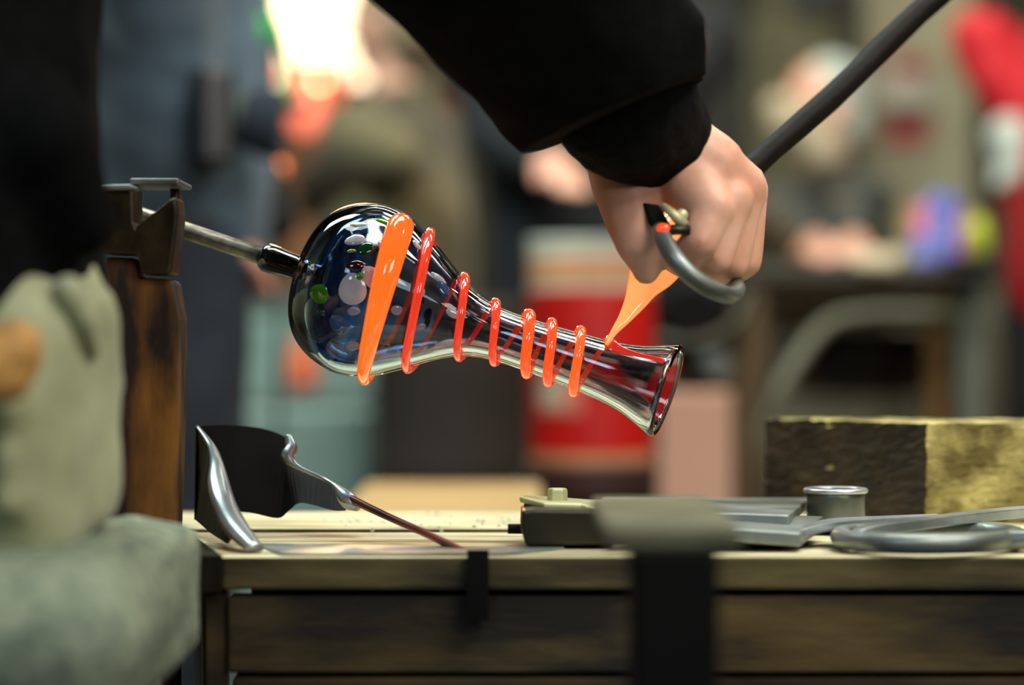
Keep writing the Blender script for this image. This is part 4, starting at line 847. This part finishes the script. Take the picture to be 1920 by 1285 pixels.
zc_ = zc + .001
def item(name, label, cat): return empty(name, (0, 0, 0), label, cat)
def onc(name, part, x0, x1, ytop, d, dep, m, root, bev=.003, zb=None):
    a, b, _, zt_ = P2(x0, x1, ytop, 600, d); bm = bmesh.new(); box(bm, a, b, d, d + dep, zb if zb is not None else zc_, zt_); return fin(part, bm, m, root, bevel=bev)
i1 = item('printed_box', 'blue-violet printed box standing at the counter edge', 'box'); onc('', 'carton', 1742, 1796, 372, 3.86, .05, M['blue_box'], i1); onc('', 'flap', 1745, 1793, 362, 3.862, .046, M['blue_box'], i1, zb=P(0, 372, 3.86).z + .0005)
i2 = item('printed_box', 'pink and violet printed box left of the blue one', 'box'); onc('', 'carton', 1716, 1741, 385, 3.85, .05, M['pink_box'], i2); onc('', 'paper_sleeve', 1714, 1743, 440, 3.846, .058, M['blue_box'], i2)
i3 = item('printed_box', 'narrow yellowish box behind the pink one', 'box'); onc('', 'carton', 1696, 1722, 388, 3.93, .03, M['yellow_box'], i3)
i3['category'] = 'box'
i4 = item('printed_box', 'slim pink-red box right of the blue one', 'box'); onc('', 'carton', 1797, 1812, 400, 3.87, .05, M['pink_box'], i4)
i5 = item('lime_pot', 'lime yellow pot on the counter between boxes and jars', 'pot')
c5 = P(1832, 490, 3.95); c5.z = zc_; bm = bmesh.new(); lathe(bm, [(0, 0), (.016, 0), (.021, .03), (.019, .06), (.012, .075), (0, .075)], 24, origin=c5); fin('pot_body', bm, M['lime'], i5, smooth=True)
bm = bmesh.new(); lathe(bm, [(0, .0755), (.013, .0755), (.013, .088), (0, .088)], 24, origin=c5); fin('lid', bm, M['yellow_box'], i5)
i6 = item('black_tray', 'black tray under the lime pot at the counter edge', 'tray'); 
bm = bmesh.new(); a, b, _, _ = P2(1776, 1868, 0, 1, 3.79); 
for o_ in (i6,): pass
box(bm, a, b, 3.780, 3.84, zc_, zc_ + .012); fin('tray_body', bm, M['black_plastic'], i6, bevel=.002)
i7 = item('folded_cloth', 'cream folded cloth on the counter edge below the hands', 'cloth')
blob('cloth_fold', [('c', P(1600, 486, 3.83), .012, P(1680, 490, 3.83), .012), ('c', P(1610, 496, 3.788), .011, P(1670, 499, 3.788), .010), ('c', P(1605, 484, 3.86), .012, P(1685, 480, 3.88), .012)], M['cream_cloth'], i7, .004, 4)
# second table behind with jars
t2 = empty('side_table', (1.15, 4.9, 0), 'grey-beige table at the right edge carrying jars', 'table')
zt5 = P(0, 488, 4.75).z; xs = P(1880, 0, 4.7).x
bm = bmesh.new(); box(bm, xs, xs + .62, 4.9, 5.5, zt5 - .03, zt5); fin('table_top', bm, M['greybeige'], t2, bevel=.004)
for x, y in ((xs + .02, 4.92), (xs + .56, 4.92), (xs + .02, 5.44), (xs + .56, 5.44)):
    bm = bmesh.new(); box(bm, x, x + .04, y, y + .04, 0, zt5 - .03); fin('leg', bm, M['greybeige'], t2)
bm = bmesh.new(); box(bm, xs - .002, xs + .4, 4.89, 5.1, zt5 + .0005, zt5 + .012); bc = fin('blue_cloth', bm, M['blue_cloth'], None, bevel=.003); tag(bc, 'deep blue folded cloth under the jars at the right edge', 'cloth')
def jar(label, px, d, r_, h_, m, ml):
    e_ = empty('jar', (0, 0, 0), label, 'jar'); c_ = P(px, 0, d); c_.z = zt5 + .0125
    bm = bmesh.new(); lathe(bm, [(0, 0), (r_, 0), (r_, h_ * .8), (r_ * .75, h_ * .9), (0, h_ * .9)], 24, origin=c_); fin('jar_body', bm, m, e_, smooth=True)
    bm = bmesh.new(); lathe(bm, [(0, h_ * .9), (r_ * .8, h_ * .9), (r_ * .8, h_), (0, h_)], 24, origin=c_); fin('lid', bm, ml, e_)
jar('pale pink jar with a whitish lid, tallest at the right edge', 1912, 4.99, .030, .16, M['pink_item'], M['white_cloth'])
jar('short greyish jar in front of the pink jar', 1884, 4.93, .017, .07, M['grey_plastic'], M['steel_dark'])
jar('dark pinkish jar cut by the frame edge', 1944, 4.93, .025, .12, M['pink_item'], M['redbrown'])
